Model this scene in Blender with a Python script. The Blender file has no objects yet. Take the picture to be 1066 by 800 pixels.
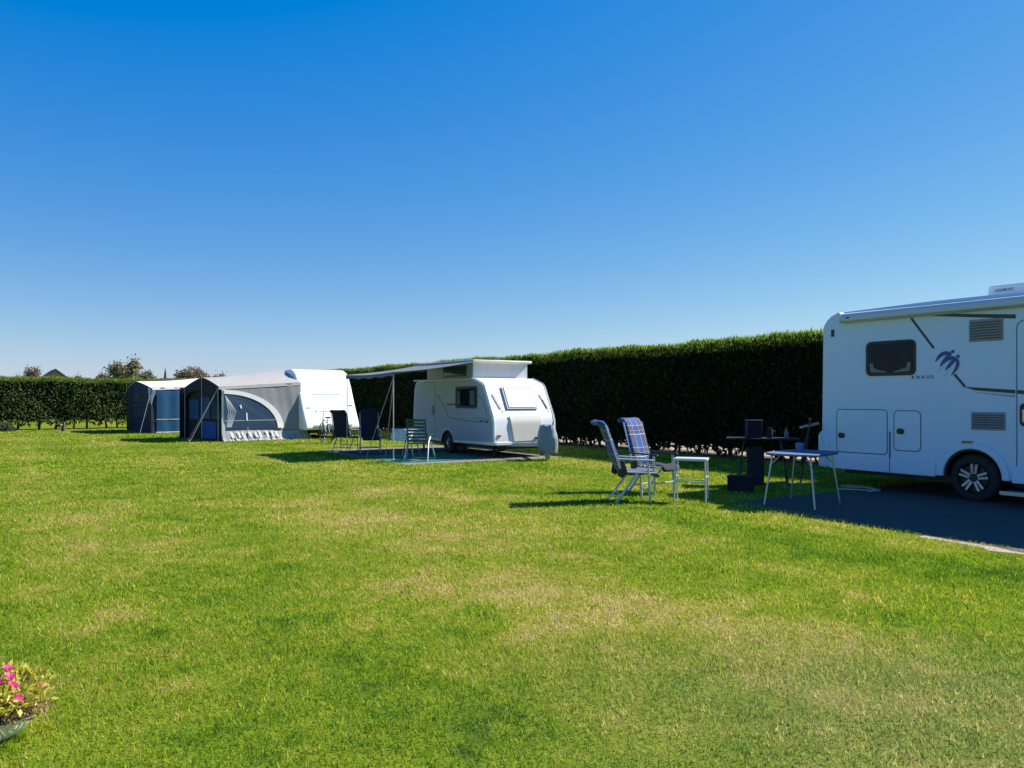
import bpy, math, random
import numpy as np
from mathutils import Vector, Matrix
random.seed(7)
RNG = np.random.default_rng(11)
PI = math.pi
R = math.radians
sc = bpy.context.scene
COL = sc.collection

# ------------------------------------------------------------------ nodes / materials
def new_mat(name):
    m = bpy.data.materials.new(name)
    m.use_nodes = True
    nt = m.node_tree
    nt.nodes.clear()
    out = nt.nodes.new('ShaderNodeOutputMaterial')
    return m, nt, out

def N(nt, kind, **kw):
    n = nt.nodes.new(kind)
    for k, v in kw.items():
        if k in n.inputs.keys() if hasattr(n.inputs, 'keys') else False:
            n.inputs[k].default_value = v
        else:
            setattr(n, k, v)
    return n

def ramp(nt, fac, stops):
    r = nt.nodes.new('ShaderNodeValToRGB')
    el = r.color_ramp.elements
    while len(el) < len(stops):
        el.new(0.5)
    for e, (p, c) in zip(el, stops):
        e.position = p
        e.color = (*c, 1) if len(c) == 3 else c
    nt.links.new(fac, r.inputs['Fac'])
    return r.outputs['Color']

def noise(nt, scale, detail=4.0, rough=0.55, vec=None, dist=0.0):
    n = nt.nodes.new('ShaderNodeTexNoise')
    n.inputs['Scale'].default_value = scale
    n.inputs['Detail'].default_value = detail
    n.inputs['Roughness'].default_value = rough
    n.inputs['Distortion'].default_value = dist
    if vec is not None:
        nt.links.new(vec, n.inputs['Vector'])
    return n.outputs['Fac']

def mix(nt, fac, a, b, mode='MIX'):
    m = nt.nodes.new('ShaderNodeMix')
    m.data_type = 'RGBA'
    m.blend_type = mode
    m.clamp_factor = True
    for s, v in ((m.inputs[0], fac), (m.inputs[6], a), (m.inputs[7], b)):
        if isinstance(v, (int, float)):
            s.default_value = v
        elif isinstance(v, tuple):
            s.default_value = (*v, 1) if len(v) == 3 else v
        else:
            nt.links.new(v, s)
    return m.outputs[2]

def math_n(nt, op, a, b=0.0, c=0.0):
    m = nt.nodes.new('ShaderNodeMath')
    m.operation = op
    for s, v in zip(m.inputs, (a, b, c)):
        if isinstance(v, (int, float)):
            s.default_value = v
        else:
            nt.links.new(v, s)
    return m.outputs[0]

def mat(name, col, rough=0.5, metal=0.0, var=0.12, scale=6.0, bump=0.0, bscale=60.0, spec=0.5, coat=0.0, trans=0.0, rv=.08):
    """painted / fabric / metal surface with a little unevenness"""
    m, nt, out = new_mat(name)
    b = nt.nodes.new('ShaderNodeBsdfPrincipled')
    tc = nt.nodes.new('ShaderNodeTexCoord').outputs['Object']
    f = noise(nt, scale, 5, 0.6, tc)
    dark = tuple(c * (1 - var) for c in col)
    light = tuple(min(1, c * (1 + var * .6)) for c in col)
    c = ramp(nt, f, [(0.3, dark), (0.7, light)])
    nt.links.new(c, b.inputs['Base Color'])
    f2 = noise(nt, scale * 3.1, 3, 0.5, tc)
    rr = nt.nodes.new('ShaderNodeMapRange')
    nt.links.new(f2, rr.inputs['Value'])
    rr.inputs['To Min'].default_value = max(0.02, rough - rv)
    rr.inputs['To Max'].default_value = min(1, rough + rv)
    nt.links.new(rr.outputs['Result'], b.inputs['Roughness'])
    b.inputs['Metallic'].default_value = metal
    b.inputs['Specular IOR Level'].default_value = spec
    b.inputs['Coat Weight'].default_value = coat
    if bump:
        bp = nt.nodes.new('ShaderNodeBump')
        bp.inputs['Strength'].default_value = bump
        bp.inputs['Distance'].default_value = 0.01
        nt.links.new(noise(nt, bscale, 3, 0.6, tc), bp.inputs['Height'])
        nt.links.new(bp.outputs['Normal'], b.inputs['Normal'])
    if trans:
        t = nt.nodes.new('ShaderNodeBsdfTranslucent')
        nt.links.new(c, t.inputs['Color'])
        ms = nt.nodes.new('ShaderNodeMixShader')
        ms.inputs[0].default_value = trans
        nt.links.new(b.outputs[0], ms.inputs[1])
        nt.links.new(t.outputs[0], ms.inputs[2])
        nt.links.new(ms.outputs[0], out.inputs['Surface'])
    else:
        nt.links.new(b.outputs[0], out.inputs['Surface'])
    return m

def leaf_mat(name, stops, trans=0.35, nscale=0.5, rough=0.55, gloss=0.04):
    """leaves: colour picked per leaf and by slow patches"""
    m, nt, out = new_mat(name)
    geo = nt.nodes.new('ShaderNodeNewGeometry')
    f = noise(nt, nscale, 3, 0.6, geo.outputs['Position'])
    k = math_n(nt, 'ADD', math_n(nt, 'MULTIPLY', geo.outputs['Random Per Island'], 0.55), math_n(nt, 'MULTIPLY', f, 0.45))
    c = ramp(nt, k, stops)
    d = nt.nodes.new('ShaderNodeBsdfDiffuse')
    nt.links.new(c, d.inputs['Color'])
    t = nt.nodes.new('ShaderNodeBsdfTranslucent')
    nt.links.new(c, t.inputs['Color'])
    ms = nt.nodes.new('ShaderNodeMixShader')
    ms.inputs[0].default_value = trans
    nt.links.new(d.outputs[0], ms.inputs[1])
    nt.links.new(t.outputs[0], ms.inputs[2])
    g = nt.nodes.new('ShaderNodeBsdfGlossy')
    g.inputs['Roughness'].default_value = rough
    g.inputs['Color'].default_value = (.8, .8, .8, 1)
    m2 = nt.nodes.new('ShaderNodeMixShader')
    m2.inputs[0].default_value = gloss
    nt.links.new(ms.outputs[0], m2.inputs[1])
    nt.links.new(g.outputs[0], m2.inputs[2])
    nt.links.new(m2.outputs[0], out.inputs['Surface'])
    return m

def grass_colour(nt):
    """lawn colour from world position: green lawn, worn straw patches, mowing streaks; shared by ground sheet and blades"""
    geo = nt.nodes.new('ShaderNodeNewGeometry')
    pos = geo.outputs['Position']
    big = noise(nt, 0.33, 4, 0.6, pos, 0.4)
    mid = noise(nt, 1.6, 5, 0.65, pos, 0.3)
    fine = noise(nt, 9.0, 4, 0.6, pos)
    # worn strip people walk on, centred in front of the pitches
    sep = nt.nodes.new('ShaderNodeSeparateXYZ')
    nt.links.new(pos, sep.inputs[0])
    x, y = sep.outputs[0], sep.outputs[1]
    def blob(cx, cy, rx, ry, ang):
        ca, sa = math.cos(ang), math.sin(ang)
        dx = math_n(nt, 'SUBTRACT', x, cx)
        dy = math_n(nt, 'SUBTRACT', y, cy)
        u = math_n(nt, 'DIVIDE', math_n(nt, 'ADD', math_n(nt, 'MULTIPLY', dx, ca), math_n(nt, 'MULTIPLY', dy, sa)), rx)
        v = math_n(nt, 'DIVIDE', math_n(nt, 'SUBTRACT', math_n(nt, 'MULTIPLY', dy, ca), math_n(nt, 'MULTIPLY', dx, sa)), ry)
        d = math_n(nt, 'SQRT', math_n(nt, 'ADD', math_n(nt, 'MULTIPLY', u, u), math_n(nt, 'MULTIPLY', v, v)))
        s = nt.nodes.new('ShaderNodeMapRange')
        s.interpolation_type = 'SMOOTHSTEP'
        nt.links.new(d, s.inputs['Value'])
        s.inputs['From Min'].default_value = 1.0
        s.inputs['From Max'].default_value = 0.0
        return s.outputs['Result']
    worn = math_n(nt, 'ADD', blob(1.3, 5.4, 4.2, 1.7, R(-38)), blob(-1.3, 9.4, 4.4, 1.5, R(-45)))
    worn = math_n(nt, 'ADD', worn, math_n(nt, 'MULTIPLY', blob(-3.2, 13.6, 6.0, 1.6, R(-48)), 0.6))
    lush = math_n(nt, 'ADD', blob(4.2, 6.3, 3.6, 1.2, R(-44)), math_n(nt, 'MULTIPLY', blob(-1.1, 3.6, 2.2, 1.2, 0.2), .45))
    k = math_n(nt, 'ADD', math_n(nt, 'MULTIPLY', big, 0.55), math_n(nt, 'MULTIPLY', mid, 0.55))
    k = math_n(nt, 'ADD', k, math_n(nt, 'MULTIPLY', worn, 0.145))
    k = math_n(nt, 'SUBTRACT', k, math_n(nt, 'MULTIPLY', lush, 0.20))
    k = math_n(nt, 'ADD', k, math_n(nt, 'MULTIPLY', math_n(nt, 'SUBTRACT', fine, 0.5), 0.35))
    k = math_n(nt, 'ADD', k, math_n(nt, 'MULTIPLY', math_n(nt, 'SUBTRACT', noise(nt, 3.6, 4, 0.6, pos, .5), 0.5), 0.30))
    k = math_n(nt, 'SUBTRACT', k, 0.012)
    # faint mowing bands
    band = math_n(nt, 'SINE', math_n(nt, 'ADD', math_n(nt, 'MULTIPLY', x, 1.9), math_n(nt, 'MULTIPLY', y, 1.3)))
    k = math_n(nt, 'ADD', k, math_n(nt, 'MULTIPLY', band, 0.035))
    rnd = geo.outputs['Random Per Island']
    dull = blob(2.6, 3.3, 3.6, 2.1, R(-20))
    return k, rnd, math_n(nt, 'MINIMUM', math_n(nt, 'MULTIPLY', dull, .7), .5)

GRASS_STOPS = [(0.30, (.060, .155, .010)), (0.44, (.180, .325, .010)), (0.58, (.30, .385, .018)), (0.68, (.48, .42, .080)), (0.86, (.66, .52, .26))]

def grass_mats():
    m, nt, out = new_mat('lawn_soil')
    k, rnd, dull = grass_colour(nt)
    c = mix(nt, dull, ramp(nt, k, GRASS_STOPS), (.27, .30, .115))
    c = mix(nt, 0.55, c, (.055, .05, .018))
    d = nt.nodes.new('ShaderNodeBsdfDiffuse')
    nt.links.new(c, d.inputs['Color'])
    bp = nt.nodes.new('ShaderNodeBump')
    bp.inputs['Strength'].default_value = 0.9
    bp.inputs['Distance'].default_value = 0.03
    geo = nt.nodes.new('ShaderNodeNewGeometry')
    nt.links.new(noise(nt, 22, 4, 0.7, geo.outputs['Position']), bp.inputs['Height'])
    nt.links.new(bp.outputs['Normal'], d.inputs['Normal'])
    nt.links.new(d.outputs[0], out.inputs['Surface'])
    g, nt, out = new_mat('grass_blade')
    k, rnd, dull = grass_colour(nt)
    k2 = math_n(nt, 'ADD', k, math_n(nt, 'MULTIPLY', math_n(nt, 'SUBTRACT', rnd, 0.5), 0.36))
    c = mix(nt, dull, ramp(nt, k2, GRASS_STOPS), ramp(nt, k2, [(.35, (.16, .22, .075)), (.6, (.30, .33, .13)), (.85, (.52, .46, .25))]))
    lum = math_n(nt, 'ADD', math_n(nt, 'MULTIPLY', math_n(nt, 'FRACT', math_n(nt, 'MULTIPLY', rnd, 17.31)), .85), .62)
    c = mix(nt, 1.0, c, lum, 'MULTIPLY')
    d = nt.nodes.new('ShaderNodeBsdfDiffuse')
    nt.links.new(c, d.inputs['Color'])
    t = nt.nodes.new('ShaderNodeBsdfTranslucent')
    nt.links.new(c, t.inputs['Color'])
    ms = nt.nodes.new('ShaderNodeMixShader')
    ms.inputs[0].default_value = 0.5
    nt.links.new(d.outputs[0], ms.inputs[1])
    nt.links.new(t.outputs[0], ms.inputs[2])
    gl = nt.nodes.new('ShaderNodeBsdfGlossy')
    gl.inputs['Roughness'].default_value = 0.45
    m2 = nt.nodes.new('ShaderNodeMixShader')
    m2.inputs[0].default_value = 0.012
    nt.links.new(ms.outputs[0], m2.inputs[1])
    nt.links.new(gl.outputs[0], m2.inputs[2])
    nt.links.new(m2.outputs[0], out.inputs['Surface'])
    return m, g

def plaid_mat(name):
    m, nt, out = new_mat(name)
    tc = nt.nodes.new('ShaderNodeTexCoord').outputs['UV']
    sep = nt.nodes.new('ShaderNodeSeparateXYZ')
    nt.links.new(tc, sep.inputs[0])
    def stripes(coord, freq, phase, lo, hi):
        f = math_n(nt, 'FRACT', math_n(nt, 'ADD', math_n(nt, 'MULTIPLY', coord, freq), phase))
        return math_n(nt, 'MULTIPLY', math_n(nt, 'GREATER_THAN', f, lo), math_n(nt, 'LESS_THAN', f, hi))
    c = (.010, .070, .30)
    navy = (.008, .018, .060)
    off = math_n(nt, 'ABSOLUTE', math_n(nt, 'SUBTRACT', sep.outputs[0], 0.5))   # distance from the middle of the cushion
    v = sep.outputs[1]
    def band(co, lo, hi):
        return math_n(nt, 'MULTIPLY', math_n(nt, 'GREATER_THAN', co, lo), math_n(nt, 'LESS_THAN', co, hi))
    c = mix(nt, math_n(nt, 'MULTIPLY', stripes(v, 2.7, .15, .45, .85), .45), c, navy)
    c = mix(nt, math_n(nt, 'MULTIPLY', band(off, .085, .205), .92), c, navy)
    for lo, hi, cc, w_ in ((.078, .086, (.55, .60, .64), .7), (.125, .130, (.60, .50, .24), .6), (.170, .177, (.55, .60, .64), .6)):
        c = mix(nt, math_n(nt, 'MULTIPLY', band(off, lo, hi), w_), c, cc)
    for lo, hi, cc, w_ in ((.44, .47, (.55, .60, .64), .7), (.62, .635, (.60, .50, .24), .5), (.84, .86, (.62, .66, .70), .5)):
        c = mix(nt, math_n(nt, 'MULTIPLY', stripes(v, 2.7, .15, lo, hi), w_), c, cc)
    b = nt.nodes.new('ShaderNodeBsdfPrincipled')
    nt.links.new(c, b.inputs['Base Color'])
    b.inputs['Roughness'].default_value = 0.85
    bp = nt.nodes.new('ShaderNodeBump')
    bp.inputs['Strength'].default_value = 0.3
    bp.inputs['Distance'].default_value = 0.004
    nt.links.new(noise(nt, 260, 2, 0.5, nt.nodes.new('ShaderNodeTexCoord').outputs['Object']), bp.inputs['Height'])
    nt.links.new(bp.outputs['Normal'], b.inputs['Normal'])
    nt.links.new(b.outputs[0], out.inputs['Surface'])
    return m

def glass_mat(name, tint=(.35, .42, .48), opaque=0.45, rough=0.04, body=(.02, .03, .045), refl=0.05):
    """acrylic window: part see-through, part dark tint, sharp reflection"""
    m, nt, out = new_mat(name)
    tr = nt.nodes.new('ShaderNodeBsdfTransparent')
    tr.inputs['Color'].default_value = (*tint, 1)
    d = nt.nodes.new('ShaderNodeBsdfDiffuse')
    d.inputs['Color'].default_value = (*body, 1)
    ms = nt.nodes.new('ShaderNodeMixShader')
    ms.inputs[0].default_value = opaque
    nt.links.new(tr.outputs[0], ms.inputs[1])
    nt.links.new(d.outputs[0], ms.inputs[2])
    g = nt.nodes.new('ShaderNodeBsdfGlossy')
    g.inputs['Roughness'].default_value = rough
    lw = nt.nodes.new('ShaderNodeLayerWeight')
    lw.inputs['Blend'].default_value = 0.5
    fres = math_n(nt, 'ADD', math_n(nt, 'MULTIPLY', math_n(nt, 'POWER', lw.outputs['Facing'], 5.0), 0.9), refl)
    bp = nt.nodes.new('ShaderNodeBump')
    bp.inputs['Strength'].default_value = 0.12
    bp.inputs['Distance'].default_value = 0.02
    nt.links.new(noise(nt, 3.0, 2, 0.5, nt.nodes.new('ShaderNodeTexCoord').outputs['Object']), bp.inputs['Height'])
    nt.links.new(bp.outputs['Normal'], g.inputs['Normal'])
    m2 = nt.nodes.new('ShaderNodeMixShader')
    nt.links.new(fres, m2.inputs[0])
    nt.links.new(ms.outputs[0], m2.inputs[1])
    nt.links.new(g.outputs[0], m2.inputs[2])
    nt.links.new(m2.outputs[0], out.inputs['Surface'])
    return m

def asphalt_mat(name, lo, hi, scale=35):
    m, nt, out = new_mat(name)
    geo = nt.nodes.new('ShaderNodeNewGeometry').outputs['Position']
    c = ramp(nt, noise(nt, scale, 6, 0.75, geo), [(0.32, lo), (0.7, hi)])
    c = mix(nt, math_n(nt, 'MULTIPLY', noise(nt, 1.1, 4, 0.6, geo), 0.55), c, tuple(v * .62 for v in lo))
    b = nt.nodes.new('ShaderNodeBsdfPrincipled')
    nt.links.new(c, b.inputs['Base Color'])
    b.inputs['Roughness'].default_value = 0.88
    bp = nt.nodes.new('ShaderNodeBump')
    bp.inputs['Strength'].default_value = 0.6
    bp.inputs['Distance'].default_value = 0.008
    nt.links.new(noise(nt, 140, 3, 0.6, geo), bp.inputs['Height'])
    nt.links.new(bp.outputs['Normal'], b.inputs['Normal'])
    nt.links.new(b.outputs[0], out.inputs['Surface'])
    return m

M = {}
M['soil'], M['blade'] = grass_mats()
M['van_white_shade'] = mat('van_white_paint_shade_tint', (.50, .655, .80), .30, var=.01, scale=1.3, coat=.15, rv=.01)  # white paint with the blue cast of the shaded side mixed in
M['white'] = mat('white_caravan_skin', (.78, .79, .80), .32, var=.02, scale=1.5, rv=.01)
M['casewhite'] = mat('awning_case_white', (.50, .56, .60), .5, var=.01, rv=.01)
M['sideshade'] = mat('shaded_side_panel', (.30, .37, .45), .34, var=.02, scale=1.5, rv=.01)  # shade of the pop-top's side put into the colour
M['cream'] = mat('cream_plastic', (.70, .68, .60), .45, var=.05)
M['black'] = mat('black_plastic', (.012, .013, .015), .45, var=.2)
M['rubber'] = mat('tyre_rubber', (.016, .016, .017), .8, var=.3, scale=12, bump=.2, bscale=90)
M['seam'] = mat('dark_seam', (.03, .035, .045), .6)
M['grey'] = mat('grey_plastic', (.24, .25, .27), .5)
M['midgrey'] = mat('grey_louvre', (.13, .14, .16), .5)
M['alu'] = mat('aluminium', (.46, .48, .50), .36, metal=.75, var=.08)
M['paintmetal'] = mat('light_grey_tube', (.48, .52, .55), .4, metal=.15, var=.08)
M['steel'] = mat('galvanised_steel', (.42, .43, .44), .45, metal=.6, var=.2, scale=20)
M['stripe'] = mat('navy_decal', (.012, .018, .038), .35, var=.1)
M['lightstripe'] = mat('grey_decal', (.30, .34, .38), .35, var=.1)
M['blue_decal'] = mat('blue_decal', (.012, .045, .26), .35, var=.25, scale=9)
M['paleblue'] = mat('pale_blue_decal', (.50, .60, .68), .35)
M['red_decal'] = mat('red_decal', (.45, .06, .05), .4)
M['amber'] = mat('amber_lens', (.45, .14, .02), .25)
M['redlens'] = mat('red_lens', (.40, .02, .02), .2)
M['headglass'] = mat('headlight_glass', (.6, .63, .66), .1, metal=.4)
M['interior'] = mat('window_interior', (.006, .016, .030), .9, spec=.1)
M['curtain'] = mat('beige_curtain', (.42, .36, .27), .9, var=.2, scale=22)
M['glass'] = glass_mat('dark_acrylic', tint=(.84,.90,.95), opaque=.06, refl=.008)
M['clearwin'] = glass_mat('pvc_window', tint=(.6, .7, .82), opaque=.55, rough=.10, body=(.06, .11, .19))
M['bluewin'] = glass_mat('blue_pvc_window', tint=(.5, .65, .85), opaque=.75, rough=.14, body=(.045, .13, .27))
M['tent_grey'] = mat('grey_tent_fabric', (.27, .28, .305), .85, var=.08, scale=3, bump=.25, bscale=5, trans=.12)
M['tent_light'] = mat('pale_grey_tent_roof', (.43, .415, .395), .8, var=.06, scale=2, bump=.2, bscale=4, trans=.15)
M['tent_white'] = mat('white_tent_trim', (.72, .72, .74), .7, var=.06)
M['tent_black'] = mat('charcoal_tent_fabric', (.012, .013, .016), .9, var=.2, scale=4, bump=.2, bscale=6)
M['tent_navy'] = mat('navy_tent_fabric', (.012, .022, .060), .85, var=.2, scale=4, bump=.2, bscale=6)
M['tent_blue'] = mat('blue_tent_fabric', (.02, .08, .30), .8, var=.2, scale=4)
M['canopy'] = mat('slate_awning_fabric', (.17, .18, .21), .85, var=.08, scale=2, bump=.2, bscale=3, trans=.10)
M['skirt'] = mat('grey_skirt_fabric', (.30, .305, .315), .8, var=.08, bump=.2, bscale=7)
M['bellows'] = mat('light_grey_bellows_fabric', (.60, .61, .62), .8, var=.06, bump=.2, bscale=7)
M['rope'] = mat('pale_rope', (.55, .52, .46), .9)
M['plaid'] = plaid_mat('blue_plaid_cloth')
M['darkcloth'] = mat('navy_chair_cloth', (.016, .020, .034), .9, var=.15, bump=.2, bscale=50)
M['padback'] = mat('navy_grey_padding', (.075, .085, .16), .9, var=.1, bump=.2, bscale=40)
M['green'] = mat('dark_green_plastic', (.012, .045, .030), .45)
M['tabletop'] = mat('blue_grey_tabletop', (.075, .125, .195), .7, var=.06)
M['paletop'] = mat('pale_grey_tabletop', (.52, .56, .58), .4, var=.05)
M['darktop'] = mat('dark_tabletop', (.016, .016, .026), .7, spec=.25)
M['bluecan'] = mat('blue_enamel', (.03, .14, .38), .35)
M['navybox'] = mat('navy_crate', (.005, .009, .025), .7, spec=.25)
M['cloth'] = mat('floral_tablecloth', (.68, .70, .66), .85, var=.75, scale=26)
M['carpet'] = mat('teal_awning_carpet', (.012, .185, .095), .95, var=.2, scale=40, bump=.3, bscale=160)
M['shadecarpet'] = mat('shaded_awning_carpet', (.014, .014, .014), .95, var=.2, scale=40)  # carpet part under the awning, its shade put into the colour
M['cover'] = mat('blue_grey_hitch_cover', (.20, .24, .29), .7, var=.1, bump=.5, bscale=9)
M['asphalt'] = asphalt_mat('asphalt', (.046, .037, .027), (.125, .105, .082), 16)
M['paving'] = asphalt_mat('concrete_paving', (.15, .135, .11), (.30, .27, .23), 24)
M['sand'] = asphalt_mat('sandy_track', (.33, .25, .19), (.52, .42, .33), 12)
M['bare'] = asphalt_mat('bare_earth', (.06, .05, .035), (.13, .105, .075), 14)
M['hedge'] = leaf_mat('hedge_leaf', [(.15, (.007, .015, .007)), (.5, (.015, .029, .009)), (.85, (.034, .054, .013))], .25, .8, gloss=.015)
M['sunlit_leaf'] = leaf_mat('sunlit_hedge_leaf', [(.15, (.10, .16, .022)), (.5, (.18, .26, .035)), (.85, (.28, .36, .06))], .6, .8, gloss=.01)  # lighter leaf colour carrying the sun on the hedge top
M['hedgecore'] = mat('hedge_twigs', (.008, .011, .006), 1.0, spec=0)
M['lhedge'] = leaf_mat('far_hedge_leaf', [(.15, (.055, .10, .040)), (.5, (.125, .20, .062)), (.85, (.22, .31, .085))], .42, .8, gloss=.015)
M['bark'] = mat('grey_brown_bark', (.075, .055, .04), .95, var=.35, scale=14, bump=.6, bscale=30)
M['tree_green'] = leaf_mat('green_crown', [(.2, (.07, .10, .05)), (.5, (.11, .15, .07)), (.8, (.17, .20, .09))], .4, .2)
M['tree_brown'] = leaf_mat('russet_crown', [(.2, (.15, .115, .085)), (.5, (.22, .165, .115)), (.8, (.28, .22, .15))], .4, .2)
M['tree_mixed'] = leaf_mat('turning_crown', [(.2, (.12, .12, .06)), (.5, (.19, .17, .08)), (.8, (.27, .20, .11))], .4, .12)
M['potleaf'] = leaf_mat('yellow_green_leaf', [(.15, (.20, .24, .03)), (.45, (.50, .50, .06)), (.8, (.78, .66, .15))], .5, 9)
M['dryleaf'] = leaf_mat('dry_stalk', [(.15, (.18, .10, .04)), (.5, (.42, .27, .10)), (.85, (.62, .46, .20))], .4, 9)
M['petal'] = leaf_mat('magenta_petal', [(.2, (.50, .010, .17)), (.8, (.75, .03, .30))], .3, 9)
M['enamel'] = mat('pale_enamel', (.72, .80, .92), .5, var=.08, scale=7)
M['rimdark'] = mat('dark_enamel_rim', (.02, .03, .05), .35)
M['rooftile'] = mat('dark_roof_tiles', (.045, .04, .042), .8)
M['brick'] = mat('pale_brick', (.34, .27, .20), .85)
M['skin_wood'] = mat('weathered_post', (.09, .06, .04), .9)

# ------------------------------------------------------------------ mesh builder
class MB:
    def __init__(s):
        s.v, s.f, s.uv = [], [], {}
    def add(s, vs, fs):
        b = len(s.v)
        s.v += [tuple(v) for v in vs]
        s.f += [tuple(i + b for i in f) for f in fs]
        return s
    def box(s, x0, x1, y0, y1, z0, z1, mtx=None):
        vs = [Vector((x, y, z)) for z in (z0, z1) for y in (y0, y1) for x in (x0, x1)]
        if mtx is not None:
            vs = [mtx @ v for v in vs]
        return s.add(vs, [(0, 2, 3, 1), (4, 5, 7, 6), (0, 1, 5, 4), (2, 6, 7, 3), (0, 4, 6, 2), (1, 3, 7, 5)])
    def bar(s, p0, p1, w, t, up=(0, 0, 1)):
        p0, p1 = Vector(p0), Vector(p1)
        d = (p1 - p0).normalized()
        u = Vector(up)
        a = d.cross(u)
        if a.length < 1e-4:
            a = d.cross(Vector((1, 0, 0)))
        a.normalize()
        b = a.cross(d).normalized()
        vs = []
        for p in (p0, p1):
            for i, j in ((-1, -1), (1, -1), (1, 1), (-1, 1)):
                vs.append(p + a * (w / 2 * i) + b * (t / 2 * j))
        return s.add(vs, [(3, 2, 1, 0), (4, 5, 6, 7), (0, 1, 5, 4), (1, 2, 6, 5), (2, 3, 7, 6), (3, 0, 4, 7)])
    def tube(s, pts, r, n=8, r2=None, closed=False):
        pts = [Vector(p) for p in pts]
        k = len(pts)
        rings = []
        prev = None
        for i, p in enumerate(pts):
            if closed:
                d = pts[(i + 1) % k] - pts[i - 1]
            else:
                d = pts[min(i + 1, k - 1)] - pts[max(i - 1, 0)]
            d.normalize()
            a = prev if prev is not None else (Vector((0, 0, 1)) if abs(d.z) < .9 else Vector((1, 0, 0)))
            a = (a - d * a.dot(d)).normalized()
            prev = a
            b = d.cross(a)
            rr = r if r2 is None else r + (r2 - r) * i / (k - 1)
            rings.append([p + a * (math.cos(2 * PI * j / n) * rr) + b * (math.sin(2 * PI * j / n) * rr) for j in range(n)])
        base = [v for ring in rings for v in ring]
        fs = []
        for i in range(k if closed else k - 1):
            q = (i + 1) % k
            for j in range(n):
                fs.append((i * n + j, i * n + (j + 1) % n, q * n + (j + 1) % n, q * n + j))
        if not closed:
            fs.append(tuple(range(n - 1, -1, -1)))
            fs.append(tuple((k - 1) * n + j for j in range(n)))
        return s.add(base, fs)
    def prism(s, prof, y0, y1):
        """profile in xz extruded along y"""
        n = len(prof)
        vs = [(x, y0, z) for x, z in prof] + [(x, y1, z) for x, z in prof]
        a = sum(prof[i][0] * prof[(i + 1) % n][1] - prof[(i + 1) % n][0] * prof[i][1] for i in range(n))
        fs = [tuple(range(n)), tuple(range(2 * n - 1, n - 1, -1))]
        for i in range(n):
            j = (i + 1) % n
            fs.append((i, n + i, n + j, j))
        if a < 0:
            fs = [tuple(reversed(f)) for f in fs]
        return s.add(vs, fs)
    def lathe(s, prof, c, axis='z', n=24, cap=True):
        """profile (r, h) round an axis through c"""
        vs = []
        for r, h in prof:
            for j in range(n):
                a = 2 * PI * j / n
                p = (r * math.cos(a), r * math.sin(a), h)
                if axis == 'y':
                    p = (p[0], p[2], p[1])
                vs.append((p[0] + c[0], p[1] + c[1], p[2] + c[2]))
        fs = []
        for i in range(len(prof) - 1):
            for j in range(n):
                fs.append((i * n + j, i * n + (j + 1) % n, (i + 1) * n + (j + 1) % n, (i + 1) * n + j))
        if cap:
            fs.append(tuple(range(n - 1, -1, -1)))
            fs.append(tuple((len(prof) - 1) * n + j for j in range(n)))
        return s.add(vs, fs)
    def grid(s, rows):
        k, n = len(rows), len(rows[0])
        fs = [(i * n + j, i * n + j + 1, (i + 1) * n + j + 1, (i + 1) * n + j) for i in range(k - 1) for j in range(n - 1)]
        return s.add([p for r in rows for p in r], fs)
    def build(s, name, m, parent=None, smooth=True, bevel=0, solid=0, angle=35, loc=None):
        me = bpy.data.meshes.new(name)
        me.from_pydata(s.v, [], s.f)
        me.materials.append(M[m] if isinstance(m, str) else m)
        if smooth:
            me.polygons.foreach_set('use_smooth', [True] * len(me.polygons))
            me.update()
            me.set_sharp_from_angle(angle=R(angle))
        me.update()
        o = bpy.data.objects.new(name, me)
        COL.objects.link(o)
        if parent is not None:
            o.parent = parent
        if loc is not None:
            o.location = loc
        if solid:
            md = o.modifiers.new('solid', 'SOLIDIFY')
            md.thickness = solid
            md.offset = 0
            md = o.modifiers.new('edges', 'EDGE_SPLIT')
            md.split_angle = R(42)
        if bevel:
            md = o.modifiers.new('bevel', 'BEVEL')
            md.width = bevel
            md.segments = 3
            md.limit_method = 'ANGLE'
            md.angle_limit = R(30)
        return o

def rrect(x0, x1, z0, z1, r, n=5):
    pts = []
    for cx, cz, a0 in ((x1 - r, z0 + r, -90), (x1 - r, z1 - r, 0), (x0 + r, z1 - r, 90), (x0 + r, z0 + r, 180)):
        for i in range(n + 1):
            a = R(a0 + 90 * i / n)
            pts.append((cx + r * math.cos(a), cz + r * math.sin(a)))
    return pts

def empty(name, loc, rz=0.0, label=None, cat=None, group=None):
    o = bpy.data.objects.new(name, None)
    COL.objects.link(o)
    o.empty_display_size = .2
    o.location = loc
    o.rotation_euler = (0, 0, rz)
    if label:
        tag(o, label, cat, group)
    return o

def tag(o, label=None, cat=None, group=None, kind=None):
    if label: o['label'] = label
    if cat: o['category'] = cat
    if group: o['group'] = group
    if kind: o['kind'] = kind
    return o

def copy_tree(o, parent=None):
    c = o.copy()
    COL.objects.link(c)
    if parent is not None:
        c.parent = parent
    for ch in list(o.children):
        copy_tree(ch, c)
    return c

def tri_mesh(name, V, F, m, parent=None):
    """numpy triangles -> one mesh object"""
    V = np.ascontiguousarray(V, dtype=np.float32)
    F = np.ascontiguousarray(F, dtype=np.int32)
    me = bpy.data.meshes.new(name)
    me.vertices.add(len(V))
    me.vertices.foreach_set('co', V.ravel())
    me.loops.add(F.size)
    me.loops.foreach_set('vertex_index', F.ravel())
    me.polygons.add(len(F))
    me.polygons.foreach_set('loop_start', np.arange(0, F.size, 3, dtype=np.int32))
    me.update(calc_edges=True)
    me.materials.append(M[m] if isinstance(m, str) else m)
    o = bpy.data.objects.new(name, me)
    COL.objects.link(o)
    if parent is not None:
        o.parent = parent
    return o

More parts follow.
